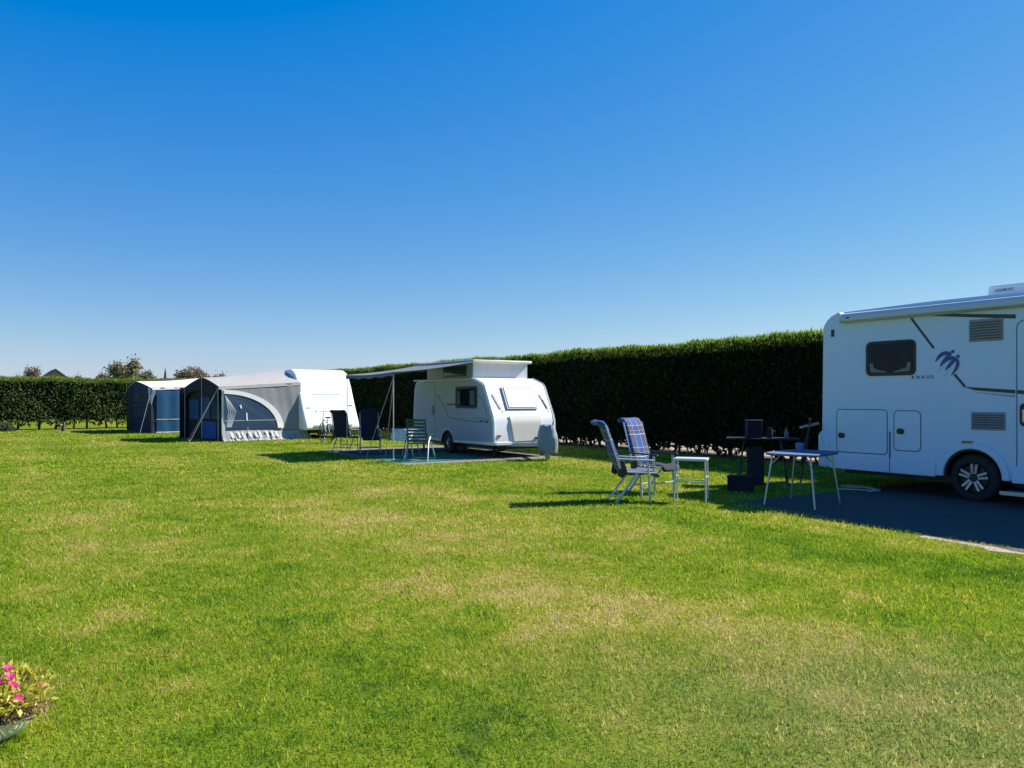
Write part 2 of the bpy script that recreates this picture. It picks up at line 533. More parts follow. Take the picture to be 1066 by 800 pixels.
def sprays(P, D, L, W, spin=None):
    """kite shaped leaf sprays: P base points, D directions, L lengths, W widths"""
    n = len(P)
    D = D / np.linalg.norm(D, axis=1, keepdims=True)
    r = RNG.normal(size=(n, 3))
    S = np.cross(D, r)
    S /= np.linalg.norm(S, axis=1, keepdims=True) + 1e-9
    mid = P + D * (L * .45)[:, None]
    V = np.stack([P, mid + S * (W / 2)[:, None], P + D * L[:, None], mid - S * (W / 2)[:, None]], 1).reshape(-1, 3)
    i = np.arange(n) * 4
    F = np.concatenate([np.stack([i, i + 1, i + 2], 1), np.stack([i, i + 2, i + 3], 1)])
    return V, F

# ------------------------------------------------------------------ world, sun, camera
SUN_AZ = Vector((.93, .367, 0)).normalized()
SUN_EL = R(41.2)
w = bpy.data.worlds.new('World')
sc.world = w
w.use_nodes = True
nt = w.node_tree
nt.nodes.clear()
sky = nt.nodes.new('ShaderNodeTexSky')
sky.sky_type = 'NISHITA'
sky.sun_disc = False
sky.sun_elevation = SUN_EL
sky.sun_rotation = math.atan2(SUN_AZ.x, SUN_AZ.y)
sky.air_density = 1.0
sky.dust_density = 0.12
sky.ozone_density = 3.0
sky.altitude = 0
hs = nt.nodes.new('ShaderNodeHueSaturation')
hs.inputs['Saturation'].default_value = 1.22
hs.inputs['Value'].default_value = 1.0
bg = nt.nodes.new('ShaderNodeBackground')
bg.inputs['Strength'].default_value = 0.055
wo = nt.nodes.new('ShaderNodeOutputWorld')
nt.links.new(sky.outputs[0], hs.inputs['Color'])
spl = nt.nodes.new('ShaderNodeSeparateColor')
nt.links.new(hs.outputs[0], spl.inputs[0])
cmb = nt.nodes.new('ShaderNodeCombineColor')
for k, (gain, power, sub) in enumerate(((1.30, .85, .62), (1.40, .8, 0.0), (4.45, .3, 0.0))):
    ch = math_n(nt, 'MULTIPLY', math_n(nt, 'POWER', math_n(nt, 'MAXIMUM', math_n(nt, 'SUBTRACT', spl.outputs[k], sub), 0.0), power), gain)
    nt.links.new(ch, cmb.inputs[k])
nt.links.new(cmb.outputs[0], bg.inputs['Color'])
nt.links.new(bg.outputs[0], wo.inputs['Surface'])

sun = bpy.data.lights.new('sun', 'SUN')
sun.energy = 5.0
sun.angle = R(0.5)
sun.color = (1.0, .94, .84)
so = bpy.data.objects.new('sun', sun)
COL.objects.link(so)
so.location = (30, 20, 40)
sdir = Vector((SUN_AZ.x * math.cos(SUN_EL), SUN_AZ.y * math.cos(SUN_EL), math.sin(SUN_EL)))
so.rotation_euler = (-sdir).to_track_quat('-Z', 'Y').to_euler()

cam = bpy.data.cameras.new('camera')
cam.sensor_width = 36
cam.lens = 36 * 800 / 1066
cam.shift_y = 15.5 / 1066
cam.clip_start = .1
cam.clip_end = 6000
co = bpy.data.objects.new('camera', cam)
COL.objects.link(co)
co.location = (0, 0, 1.5)
co.rotation_euler = (R(90), 0, 0)
sc.camera = co
sc.view_settings.view_transform = 'Standard'
sc.view_settings.look = 'None'
sc.view_settings.exposure = 0.9
sc.view_settings.gamma = 1.0
sc.cycles.max_bounces = 8
sc.cycles.transparent_max_bounces = 12
sc.cycles.use_denoising = True

# frames of the three pitches: u = along the vehicle towards its front, v = to the far (left) side
def fr(az):
    return Vector((math.cos(az), math.sin(az), 0)), Vector((-math.sin(az), math.cos(az), 0))
AZ1 = math.atan2(-.838, .545)
U1, V1 = fr(AZ1)
AZ2 = math.atan2(-.743, .669)
U2, V2 = fr(AZ2)
VAN = Vector((5.37, 13.27, 0))                     # rear near corner of the motorhome
CAR = Vector((-1.8, 21.2, 0))                      # near wheel of the pop-top caravan

def quad_sheet(name, pts, z, m, thick=0.0):
    b = MB()
    n = len(pts)
    top = [(p[0], p[1], z) for p in pts]
    if thick:
        bot = [(p[0], p[1], z - thick) for p in pts]
        b.add(top + bot, [tuple(range(n)), tuple(range(2 * n - 1, n - 1, -1))] + [(i, n + i, n + (i + 1) % n, (i + 1) % n) for i in range(n)])
        # outward faces
        b.f[2:] = [tuple(f) for f in b.f[2:]]
    else:
        b.add(top, [tuple(range(n))])
    return b.build(name, m, smooth=False)

# ground: one sheet reaching the horizon
b = MB()
b.add([(-3000, -3000, 0), (3000, -3000, 0), (3000, 3000, 0), (-3000, 3000, 0)], [(0, 1, 2, 3)])
tag(b.build('ground', 'soil', smooth=False), kind='structure')

def pt(o, u, v, a, c):
    p = o + u * a + v * c
    return (p.x, p.y)
def wobble_edge(o, u, v, a0, a1, c, n, amp, seed):
    rr = random.Random(seed)
    return [pt(o, u, v, a0 + (a1 - a0) * i / n, c + rr.uniform(-amp, amp)) for i in range(n + 1)]
def pad_edge(a0, a1, off, n, amp, seed):
    rr = random.Random(seed)
    return [pt(VAN, U1, V1, a0 + (a1 - a0) * i / n, -(3.32 + .105 * (a0 + (a1 - a0) * i / n - 3.2)) - off + rr.uniform(-amp, amp)) for i in range(n + 1)]
PAD1 = pad_edge(.55, 9.0, 0, 40, .03, 1) + wobble_edge(VAN, U1, V1, 9.0, .7, 3.0, 4, 0, 2)
VERGE = pad_edge(3.6, 9.0, .16, 40, .07, 5) + pad_edge(9.0, 3.6, -.05, 30, .0, 6)
PADG = pad_edge(.65, 9.0, -.10, 60, .10, 8) + wobble_edge(VAN, U1, V1, 9.0, .8, 3.0, 4, 0, 2)
tag(quad_sheet('verge', VERGE, .0045, 'sand'), kind='structure')
tag(quad_sheet('parking_pad', PAD1, .006, 'asphalt'), kind='structure')
PAD2 = wobble_edge(CAR, U1, V1, -3.1, 2.9, -2.55, 18, .03, 3) + wobble_edge(CAR, U1, V1, 2.95, -3.1, 2.0, 6, .02, 4)
tag(quad_sheet('caravan_pad', PAD2, .006, 'paving'), kind='structure')

# ------------------------------------------------------------------ lawn blades (one countless mass)
def in_poly(x, y, poly):
    ins = np.zeros(len(x), bool)
    n = len(poly)
    for i in range(n):
        x1, y1 = poly[i]
        x2, y2 = poly[(i + 1) % n]
        c = ((y1 > y) != (y2 > y)) & (x < (x2 - x1) * (y - y1) / (y2 - y1 + 1e-12) + x1)
        ins ^= c
    return ins

def blades(y0, y1, dens, h0, h1, wd):
    area = 0.85 * (y1 ** 2 - y0 ** 2) + 6.4 * (y1 - y0)
    n = int(area * dens)
    yy = np.sqrt(RNG.uniform(y0 ** 2, y1 ** 2, n))
    xx = RNG.uniform(-1, 1, n) * (.85 * yy + 3.2)
    clump = (np.sin(xx * 5.3 + np.sin(yy * 3.1) * 2) * np.sin(yy * 4.7 + np.sin(xx * 2.3) * 2)) * .5 + .5
    keep = ~(in_poly(xx, yy, PADG) | in_poly(xx, yy, PAD2))
    keep &= ~(in_poly(xx, yy, VERGE) & (RNG.uniform(0, 1, n) < .82))
    keep &= ((xx - 6.94) * .8205 + (yy - 17.5) * .5717 < -.2) & ((xx + 24.3) * -.5708 + (yy - 36.2) * .8211 < -.2)
    xx, yy, clump = xx[keep], yy[keep], clump[keep]
    n = len(xx)
    h = RNG.uniform(h0, h1, n) * (.75 + .5 * clump)
    a = RNG.uniform(0, 2 * PI, n)
    lean = RNG.uniform(.1, 1.1, n)
    la = RNG.uniform(0, 2 * PI, n)
    base = np.stack([xx, yy, np.full(n, -.002)], 1)
    side = np.stack([np.cos(a), np.sin(a), np.zeros(n)], 1) * (wd * RNG.uniform(.6, 1.3, n) / 2)[:, None]
    tip = base + np.stack([np.cos(la) * lean * h, np.sin(la) * lean * h, h], 1)
    V = np.stack([base - side, base + side, tip], 1).reshape(-1, 3)
    return V
VS = [blades(1.2, 5.0, 6200, .014, .036, .0055),
      blades(5.0, 8.5, 3600, .015, .038, .0075),
      blades(8.5, 15, 1500, .018, .042, .012),
      blades(15, 26, 460, .020, .045, .022),
      blades(26, 46, 150, .022, .05, .04)]
V = np.concatenate(VS)
o = tri_mesh('grass', V, np.arange(len(V)).reshape(-1, 3), 'blade')
tag(o, 'short mown grass of the camping field, green with straw coloured worn patches', 'grass', kind='stuff')

# ------------------------------------------------------------------ hedges
def hedge(name, A, d, length, thick, H, gap, leafm, label, dens, spacing, leader):
    A = Vector((*A, 0))
    d = Vector((*d, 0)).normalized()
    n = Vector((-d.y, d.x, 0))                          # towards the back
    root = empty(name, A, math.atan2(d.y, d.x), label, 'hedge')
    hgt = lambda x: H + .03 * np.sin(x * .9) + .02 * np.sin(x * 2.3 + 1) + .015 * np.sin(x * 5.1)
    P, D, L, W = [], [], [], []
    def put(x, y, z, nx, ny, nz, l0, l1, ww, up=.7, jit=.6):
        k = len(x)
        P.append(np.stack([x, y, z], 1))
        D.append(np.stack([np.full(k, nx), np.full(k, ny), np.full(k, nz)], 1) + np.array([0, 0, up]) + RNG.normal(size=(k, 3)) * jit)
        l = RNG.uniform(l0, l1, k)
        L.append(l)
        W.append(l * RNG.uniform(.25, .45, k) * ww)
    k = int(length * (H - gap) * dens)
    for side, kk in ((0, k), (thick, k // 3)):
        x = RNG.uniform(0, length, kk)
        z = RNG.uniform(gap, 1, kk)
        z = gap + (RNG.uniform(0, 1, kk)) * (hgt(x) - gap)
        bul = .045 * np.sin(x * 2.1 + z * 1.3) + .03 * np.sin(x * 5 + 2) * np.sin(z * 4) + RNG.uniform(-.10, .04, kk)
        y = side + (bul if side else -bul)
        put(x, y, z - .05, 0, -.6 if side == 0 else .6, 0, .06, .16, 1.0)
    k = int(length * thick * dens * 1.6)                # top
    x = RNG.uniform(0, length, k)
    put(x, RNG.uniform(-.04, thick + .04, k), hgt(x) - RNG.uniform(.0, .16, k), 0, 0, .8, .06, .17, .7, .8, .35)
    k = int(length * leader)                            # long leaders sticking up
    x = RNG.uniform(0, length, k)
    x = x[np.sin(x * 1.7) + np.sin(x * .61 + 1) > -.6]
    k = len(x)
    put(x, RNG.uniform(0, thick, k), hgt(x) - .06, 0, 0, 1, .14, .30, .30, 1.4, .22)
    k = int(length * dens * 1.0)                        # sprays along both top edges, in the sunlit leaf colour
    x = RNG.uniform(0, length, k)
    put(x, np.where(RNG.uniform(0, 1, k) < .6, RNG.uniform(-.10, .12, k), thick + RNG.uniform(-.12, .08, k)), hgt(x) - RNG.uniform(0, 1, k) ** 1.5 * .30, 0, 0, 1, .06, .17, .6, 1.0, .4)
    V, F = sprays(np.concatenate(P[2:]), np.concatenate(D[2:]), np.concatenate(L[2:]), np.concatenate(W[2:]))
    tri_mesh('sunlit_top', V, F, 'sunlit_leaf', root)  # sunlit band of the hedge top, light put into the leaf colour
    P, D, L, W = P[:2], D[:2], L[:2], W[:2]
    k = int(length * 90)                                # ragged skirt
    x = RNG.uniform(0, length, k)
    put(x, RNG.uniform(0, thick, k), gap + RNG.uniform(-.06, .22, k) + .09 * np.sin(x * 4.4), 0, 0, -1.2, .12, .26, 1.0, 0, .8)
    for xe in (0, length):
        k = int(thick * H * dens)
        z = gap + RNG.uniform(0, 1, k) * (H - gap)
        put(np.full(k, xe) + RNG.uniform(-.05, .05, k), RNG.uniform(0, thick, k), z, -.6 if xe == 0 else .6, 0, 0, .10, .24, 1.0)
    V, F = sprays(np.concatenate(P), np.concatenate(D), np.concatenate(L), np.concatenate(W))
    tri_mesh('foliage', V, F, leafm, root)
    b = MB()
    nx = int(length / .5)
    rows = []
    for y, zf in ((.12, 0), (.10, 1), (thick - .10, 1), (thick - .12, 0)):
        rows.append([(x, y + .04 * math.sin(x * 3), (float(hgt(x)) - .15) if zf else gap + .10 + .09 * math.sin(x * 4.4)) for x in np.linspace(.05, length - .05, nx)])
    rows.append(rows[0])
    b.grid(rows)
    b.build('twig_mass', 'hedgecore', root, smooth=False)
    rr = random.Random(len(label))
    x = .25
    while x < length - .1:
        y0 = thick * .5 + rr.uniform(-.16, .16)
        r = rr.uniform(.035, .07)
        lx, ly = rr.uniform(-.09, .09), rr.uniform(-.08, .08)
        b = MB().tube([(x, y0, -.02), (x + lx * .5, y0 + ly * .5, gap * .7), (x + lx, y0 + ly, gap + .5)], r, 7, r * .7)
        b.build('trunk', 'bark', root)
        x += spacing * rr.uniform(.7, 1.3)
    return root
HD = Vector((-15.19, 21.8, 0)).normalized()
hb = Vector((6.94, 17.5, 0)) - HD * 11
# right hedge runs away from the camera behind all pitches; direction reversed so its back lies beyond
h1s = Vector((6.94, 17.5, 0)) + HD * 31
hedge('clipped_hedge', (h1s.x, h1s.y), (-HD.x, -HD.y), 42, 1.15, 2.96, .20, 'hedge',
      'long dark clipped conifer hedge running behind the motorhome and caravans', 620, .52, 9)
LD = Vector((.82, .57, 0))
ls = Vector((-24.3, 36.2, 0)) - LD * 14
hedge('clipped_hedge', (ls.x, ls.y), (LD.x, LD.y), 27, 1.1, 2.48, .36, 'lhedge',
      'lower green clipped hedge with bare trunks closing the far left end of the field', 330, .68, 3)
# sunny sandy track behind the long hedge, bare earth under both
def strip(name, A, d, length, y0, y1, m, z, seed):
    A = Vector((*A, 0)); d = Vector((d.x, d.y, 0)).normalized(); n = Vector((-d.y, d.x, 0))
    pts = wobble_edge(A, d, n, 0, length, y0, int(length * 2), .07, seed) + wobble_edge(A, d, n, length, 0, y1, int(length * 2), .07, seed + 1)
    tag(quad_sheet(name, pts, z, m), kind='structure')
strip('sandy_track', (h1s.x, h1s.y), -HD, 42, 1.12, 5.5, 'sand', .008, 21)
strip('hedge_bed', (h1s.x, h1s.y), -HD, 42, -.25, 1.1, 'bare', .005, 23)
strip('hedge_bed', (ls.x, ls.y), LD, 27, -.2, 1.2, 'bare', .005, 25)
strip('footpath', (ls.x, ls.y), LD, 15.0, -1.0, -.25, 'paving', .006, 27)

# ------------------------------------------------------------------ far trees and house
def tree(px, top, hw, Y, m, label, shape=1.0, conifer=False):
    X = (px - 533) / 800 * Y
    zt = 1.5 + (415.5 - top) / 800 * Y
    rw = hw / 800 * Y
    root = empty('field_tree', (X, Y, 0), random.uniform(0, 6), label, 'tree', 'trees beyond the far hedge')
    b = MB().tube([(0, 0, 0), (.1, .05, zt * .3), (-.05, .1, zt * .75)], rw * .07 + .08, 8, .05)
    for k in range(6):
        a = k * 1.05
        b.tube([(0, 0, zt * (.25 + .05 * k)), (math.cos(a) * rw * .35, math.sin(a) * rw * .35, zt * (.45 + .05 * k)), (math.cos(a) * rw * .65, math.sin(a) * rw * .65, zt * (.55 + .05 * k))], .10, 5, .03)
    b.build('trunk', 'bark', root)
    n = 9000
    k = 26
    cz = zt * .58
    C = RNG.normal(size=(k, 3)); C /= np.linalg.norm(C, axis=1, keepdims=True)
    C *= RNG.uniform(.2, .86, (k, 1))
    idx = RNG.integers(0, k, n)
    off = RNG.normal(size=(n, 3)) * .15
    q = C[idx] + off
    if conifer:
        f = np.clip((1 - (q[:, 2] * .5 + .5)), .05, 1)
        q[:, 0] *= f; q[:, 1] *= f
    P = np.stack([q[:, 0] * rw, q[:, 1] * rw, cz + q[:, 2] * zt * .43], 1)
    D = RNG.normal(size=(n, 3)) + np.array([0, 0, .4])
    L = RNG.uniform(.35, .8, n) * (rw * .15 + .16)
    V, F = sprays(P, D, L, L * .6)
    tri_mesh('crown', V, F, m, root)
tree(3, 389, 12, 118, 'tree_brown', 'small russet tree at the left edge of the view behind the far hedge')
tree(17, 386.5, 11, 135, 'tree_green', 'low grey green tree between two russet trees left of the house roof')
tree(32, 382.5, 14, 125, 'tree_brown', 'round russet tree just left of the dark house roof')
tree(82, 389.5, 9, 140, 'tree_green', 'low green tree just right of the dark house roof')
tree(106, 387, 11, 122, 'tree_brown', 'low russet tree left of the tallest tree on the skyline')
tree(130, 372.5, 19, 110, 'tree_mixed', 'tallest tree on the skyline, green and rust, beyond the far hedge')
tree(151, 386, 12, 128, 'tree_green', 'low green tree right of the tallest tree on the skyline')
tree(172, 385.5, 4, 130, 'tree_green', 'thin pointed green conifer above the white tent roof', conifer=True)
tree(184, 388.5, 9, 138, 'tree_green', 'low olive tree left of the russet tree above the black porch', .8)
tree(205, 380, 20, 104, 'tree_brown', 'broad russet tree above the black tent porch')
tree(232, 387, 11, 126, 'tree_brown', 'low russet tree above the pale grey tent roof')
tree(60, 390, 9, 150, 'tree_green', 'low green tree behind the dark house roof')

hr = empty('farm_house', (-70.5, 118, 0), R(35), 'distant house with dark pitched roof and pale gable between the far trees', 'house')
b = MB(); b.prism([(-3.2, 0), (3.2, 0), (3.2, 3.2), (0, 5.7), (-3.2, 3.2)], -4.5, 4.5); b.build('wall', 'brick', hr, smooth=False)
b = MB()
for s in (-1, 1):
    b.prism([(0, 5.75), (s * 3.7, 2.9), (s * 3.7, 3.1), (0, 6.0)], -4.8, 4.8)
rf = b.build('roof', 'rooftile', hr, smooth=False)
for s in (-1, 1):
    wn = MB().box(s * 1.3 - .5, s * 1.3 + .5, -4.56, -4.5, 1.0, 2.2).build('window', 'white', hr, smooth=False)
    MB().box(s * 1.3 - .42, s * 1.3 + .42, -4.58, -4.555, 1.08, 2.12).build('pane', 'glass', wn, smooth=False)

# ------------------------------------------------------------------ wheels
def wheel(parent, x, y, rad, wd, side=-1, spokes=True, arch=None):
    """side -1: outer face looks to -y"""
    t = MB()
    o_ = side * wd / 2
    r = rad
    prof = [(r * .62, -wd / 2), (r * .80, -wd / 2 * 1.02), (r * .93, -wd / 2 * .95), (r, -wd / 2 * .72), (r, wd / 2 * .72), (r * .93, wd / 2 * .95), (r * .80, wd / 2 * 1.02), (r * .62, wd / 2)]
    t.lathe(prof, (0, 0, 0), 'y', 36, cap=False)
    tw = t.build('wheel', 'rubber', parent, loc=(x, y, rad))
    rim = MB()
    rim.lathe([(r * .64, -.012), (r * .64, .012), (r * .60, .014), (r * .60, -.014)], (0, o_ * 1.0, 0), 'y', 36, cap=False)
    rim.lathe([(r * .60, -.01), (r * .60, .01)], (0, o_ * .55, 0), 'y', 28)
    ro = rim.build('rim', 'midgrey' if not spokes else 'black', tw)
    if spokes:
        sp = MB()
        for k in range(5):
            a = 2 * PI * k / 5 + .25
            for dlt in (-.20, .20):
                p0 = (r * .17 * math.cos(a + dlt * 1.7), o_ * .96, r * .17 * math.sin(a + dlt * 1.7))
                p1 = (r * .60 * math.cos(a + dlt * .85), o_ * 1.03, r * .60 * math.sin(a + dlt * .85))
                sp.bar(p0, p1, .038, .02, up=(0, 1, 0))
        sp.build('alloy_spokes', 'alu', tw, bevel=.004)
        h = MB(); h.lathe([(r * .16, -.01), (r * .16, .015), (r * .1, .02)], (0, o_ * .98, 0), 'y', 20); h.build('hub_cap', 'black', tw)
    else:
        h = MB(); h.lathe([(r * .2, -.02), (r * .18, .02)], (0, o_ * .9, 0), 'y', 16); h.build('hub_cap', 'alu', tw)
    return tw

def arc(cx, cz, r, a0, a1, n):
    return [(cx + r * math.cos(R(a0 + (a1 - a0) * i / n)), cz + r * math.sin(R(a0 + (a1 - a0) * i / n))) for i in range(n + 1)]

def text_obj(name, body, size, m, parent, loc, rot, ext=.002, space=1.0):
    cu = bpy.data.curves.new(name, 'FONT')
    cu.body = body
    cu.size = size
    cu.extrude = ext
    cu.space_character = space
    tmp = bpy.data.objects.new(name + '_curve', cu)
    COL.objects.link(tmp)
    dg = bpy.context.evaluated_depsgraph_get()
    me = bpy.data.meshes.new_from_object(tmp.evaluated_get(dg))
    bpy.data.objects.remove(tmp)
    me.name = name
    me.materials.clear()
    me.materials.append(M[m])
    o = bpy.data.objects.new(name, me)
    COL.objects.link(o)
    o.parent = parent
    o.location = loc
    o.rotation_euler = rot
    return o

# ------------------------------------------------------------------ motorhome
HW = 1.15
vroot = empty('motorhome', VAN + V1 * HW, AZ1, 'big white motorhome with navy stripe, closed side awning and roof box', 'motorhome')
YN = -HW
prof = [(0.0, .36), (-.02, 1.0), (0.0, 2.55)] + [(0.34 + .36 * math.cos(R(a)), 2.60 + .36 * math.sin(R(a))) for a in (165, 150, 135, 120, 105, 90)] + \
       [(1.8, 2.99), (5.0, 2.99), (5.55, 2.93), (5.85, 2.75), (6.35, 1.72), (6.55, 1.45), (6.9, 1.25), (6.98, .95), (6.98, .34)]
prof += [(6.50, .34)] + arc(6.05, .36, .44, 0, 180, 14) + [(5.61, .34), (2.91, .36)] + arc(2.46, .36, .42, 0, 180, 14) + [(2.02, .34)]
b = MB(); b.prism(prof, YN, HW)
b.build('body', 'van_white_shade', vroot, bevel=.045)
for s in (-1, 1):
    # wheel house liners and inner wall
    for cx, rr, nm in ((2.46, .415, 0), (6.05, .435, 0)):
        b = MB(); b.prism(arc(cx, .36, rr, 0, 180, 16) + arc(cx, .36, rr - .03, 180, 0, 16), s * (HW - .012), s * .45)
        b.box(cx - rr, cx + rr, s * .43, s * .46, .05, .36 + rr)
        b.build('wheel_arch_liner', 'black', vroot)
        b = MB(); b.prism(arc(cx, .36, rr + .095, -2, 182, 20) + arc(cx, .36, rr - .005, 182, -2, 20), s * (HW - .02), s * (HW + .028))
        b.build('wheel_arch_trim', 'van_white_shade', vroot, bevel=.012)
wheel(vroot, 2.46, YN + .15, .345, .225, -1)
wheel(vroot, 2.46, HW - .15, .345, .225, 1)
wheel(vroot, 6.05, YN + .15, .345, .225, -1)
wheel(vroot, 6.05, HW - .15, .345, .225, 1)
b = MB(); b.box(.15, 6.8, -.75, .75, .22, .40); b.box(2.3, 2.6, -1.0, 1.0, .28, .42); b.build('chassis', 'black', vroot)
# lower skirt with its moulded line, rear bumper
b = MB()
for s in (-1, 1):
    for x0, x1 in ((.12, 1.93), (2.99, 5.50)):
        b.prism([(x0, .32), (x1, .32), (x1, .56), (x0, .56)], s * (HW - .02), s * (HW + .014))
b.build('skirt', 'van_white_shade', vroot, bevel=.012)
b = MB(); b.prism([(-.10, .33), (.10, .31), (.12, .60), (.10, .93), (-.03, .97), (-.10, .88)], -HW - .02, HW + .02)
b.build('rear_bumper', 'van_white_shade', vroot, bevel=.05)
for s in (-1, 1):
    MB().box(-.115, -.09, s * .85 - .16, s * .85 + .16, .5, .85).build('tail_light', 'redlens', vroot, bevel=.01)
# rear window
rw = MB().box(-.035, -.005, -.55, .55, 1.7, 2.25).build('rear_window', 'black', vroot, bevel=.01)
MB().box(-.05, -.034, -.5, .5, 1.75, 2.2).build('pane', 'glass', rw)
# number plate panel blank, rear
# seams (door, lockers)
def seam_ring(name, x0, x1, z0, z1, r, parent, w=.011, proud=.003, m='seam'):
    b = MB()
    o_ = rrect(x0, x1, z0, z1, r, 6)
    i_ = rrect(x0 + w, x1 - w, z0 + w, z1 - w, max(r - w, .004), 6)
    n = len(o_)
    y = YN - proud
    vs = [(p[0], y, p[1]) for p in o_] + [(p[0], y, p[1]) for p in i_] + [(p[0], YN + .01, p[1]) for p in o_] + [(p[0], YN + .01, p[1]) for p in i_]
    fs = []
    for k in range(n):
        j = (k + 1) % n
        fs += [(k, j, n + j, n + k), (2 * n + k, 2 * n + j, j, k), (n + k, n + j, 3 * n + j, 3 * n + k)]
    b.add(vs, fs)
    return b.build(name, m, parent, smooth=False)
def door_panel(name, x0, x1, z0, z1, r):
    b = MB(); b.prism(rrect(x0 + .012, x1 - .012, z0 + .012, z1 - .012, r, 6), YN - .006, YN + .02)
    p = b.build(name, 'van_white_shade', vroot, bevel=.004)
    seam_ring('seal', x0, x1, z0, z1, r + .01, p)
    return p
d1 = door_panel('garage_door', .26, 1.17, .60, 1.33, .06)
d2 = door_panel('service_door', 1.27, 1.71, .68, 1.32, .07)
for p, x, z in ((d1, .36, .885), (d2, 1.385, .99)):
    b = MB(); b.prism(rrect(x - .062, x + .062, z - .045, z + .045, .042), YN - .022, YN - .004)
    b.build('latch', 'black', p, bevel=.008)
seam = MB(); seam.box(1.205, 1.214, YN - .017, YN + .01, .33, .98); seam.build('panel_joint', 'seam', vroot)
door = door_panel('entrance_door', 3.05, 3.70, .40, 2.60, .10)
b = MB(); b.prism(rrect(3.10, 3.24, 1.12, 1.44, .06), YN - .03, YN - .004); hd = b.build('door_handle', 'black', door, bevel=.008)
b = MB(); b.prism(rrect(3.14, 3.20, 1.17, 1.36, .025), YN - .045, YN - .028); b.build('pull', 'headglass', door, bevel=.006)
b = MB(); b.prism(rrect(3.22, 3.58, 1.65, 2.3, .06), YN - .02, YN - .004); dw = b.build('door_window', 'black', door, bevel=.006)
# bedroom window: frame, dark inside, curtains, acrylic pane
b = MB(); b.prism(rrect(.80, 1.63, 1.87, 2.43, .09), YN - .016, YN + .01)
win = b.build('window', 'black', vroot, bevel=.006)
b = MB(); b.prism(rrect(.845, 1.585, 1.915, 2.385, .06), YN - .0195, YN - .014); b.build('dark_interior', 'interior', win)
cur = MB()
for sgn, x0 in ((1, .87), (-1, 1.56)):
    ed = [(x0, 2.06), (x0 + sgn * .055, 2.08), (x0 + sgn * .075, 1.995), (x0 + sgn * .20, 1.955), (x0 + sgn * .30, 1.93), (x0 + sgn * .28, 1.92), (x0 + sgn * .02, 1.93)]
    cur.prism(ed, YN - .0235, YN - .0195)
cur.build('curtain', 'curtain', win, bevel=.001)
b = MB(); b.prism(rrect(.835, 1.595, 1.905, 2.395, .065), YN - .033, YN - .029); b.build('pane', 'glass', win)
b = MB(); b.prism(rrect(4.1, 5.0, 1.75, 2.3, .08), YN - .016, YN + .01); w2 = b.build('window', 'black', vroot, bevel=.006)
b = MB(); b.prism(rrect(4.15, 4.95, 1.8, 2.25, .06), YN - .03, YN - .018); b.build('pane', 'glass', w2)
# vents
for x0, x1, z0, z1 in ((2.42, 2.88, 2.33, 2.65), (2.45, 2.91, 1.05, 1.31)):
    b = MB(); b.prism(rrect(x0, x1, z0, z1, .015), YN - .012, YN + .01); v_ = b.build('fridge_vent', 'grey', vroot, bevel=.004)
    b = MB()
    nl = 7 if z1 > 2 else 6
    for k in range(nl):
        z = z0 + .025 + (z1 - z0 - .05) * (k + .5) / nl
        mt = Matrix.Translation((0, YN - .016, z)) @ Matrix.Rotation(R(38), 4, 'X')
        b.box(x0 + .02, x1 - .02, -.012, .012, -.004, .004, mt)
    b.build('louvre', 'midgrey', v_)
# graphics
b = MB()
b.bar((1.555, YN - .003, 2.755), (1.905, YN - .003, 2.27), .034, .006, up=(0, 1, 0))
b.build('diagonal_stripe', 'stripe', vroot, smooth=False)
b = MB(); b.bar((2.21, YN - .003, 1.865), (2.365, YN - .003, 1.675), .034, .006, up=(0, 1, 0))
b.build('diagonal_stripe', 'stripe', vroot, smooth=False)
b = MB(); b.prism([(2.375, 1.665), (2.50, 1.625), (3.035, 1.575), (3.035, 1.625), (2.40, 1.675)], YN - .006, YN + .002)
b.build('navy_stripe', 'stripe', vroot, smooth=False)
b = MB(); b.prism([(3.065, 1.572), (3.69, 1.52), (5.6, 1.40), (6.3, 1.42), (5.6, 1.50), (3.69, 1.59), (3.065, 1.623)], YN - .010, YN + .002); b.build('navy_stripe', 'stripe', vroot, smooth=False)
b = MB(); b.prism([(2.50, 1.60), (3.035, 1.55), (3.035, 1.52), (2.46, 1.60)], YN - .005, YN + .002); b.build('stripe_reflection', 'lightstripe', vroot, smooth=False)  # greyish reflection below the navy stripe, drawn as a flat strip
b = MB(); b.prism([(1.85, 2.765), (3.04, 2.62), (3.04, 2.68), (2.2, 2.765)], YN - .005, YN + .002); b.build('navy_wedge', 'stripe', vroot, smooth=False)
# bird emblem: two swept swallows
def blade_poly(p0, p1, p2, w0, n=10):
    """tapered crescent along a quadratic curve (x,z)"""
    up, dn = [], []
    for i in range(n + 1):
        t = i / n
        x = (1 - t) ** 2 * p0[0] + 2 * t * (1 - t) * p1[0] + t * t * p2[0]
        z = (1 - t) ** 2 * p0[1] + 2 * t * (1 - t) * p1[1] + t * t * p2[1]
        dx = 2 * (1 - t) * (p1[0] - p0[0]) + 2 * t * (p2[0] - p1[0])
        dz = 2 * (1 - t) * (p1[1] - p0[1]) + 2 * t * (p2[1] - p1[1])
        l = math.hypot(dx, dz)
        ww = w0 * (math.sin(PI * min(1, .18 + t * .82)) ** .7) / 2 + .002
        up.append((x - dz / l * ww, z + dx / l * ww))
        dn.append((x + dz / l * ww, z - dx / l * ww))
    return up + dn[::-1]
emb = MB(); lite = MB()
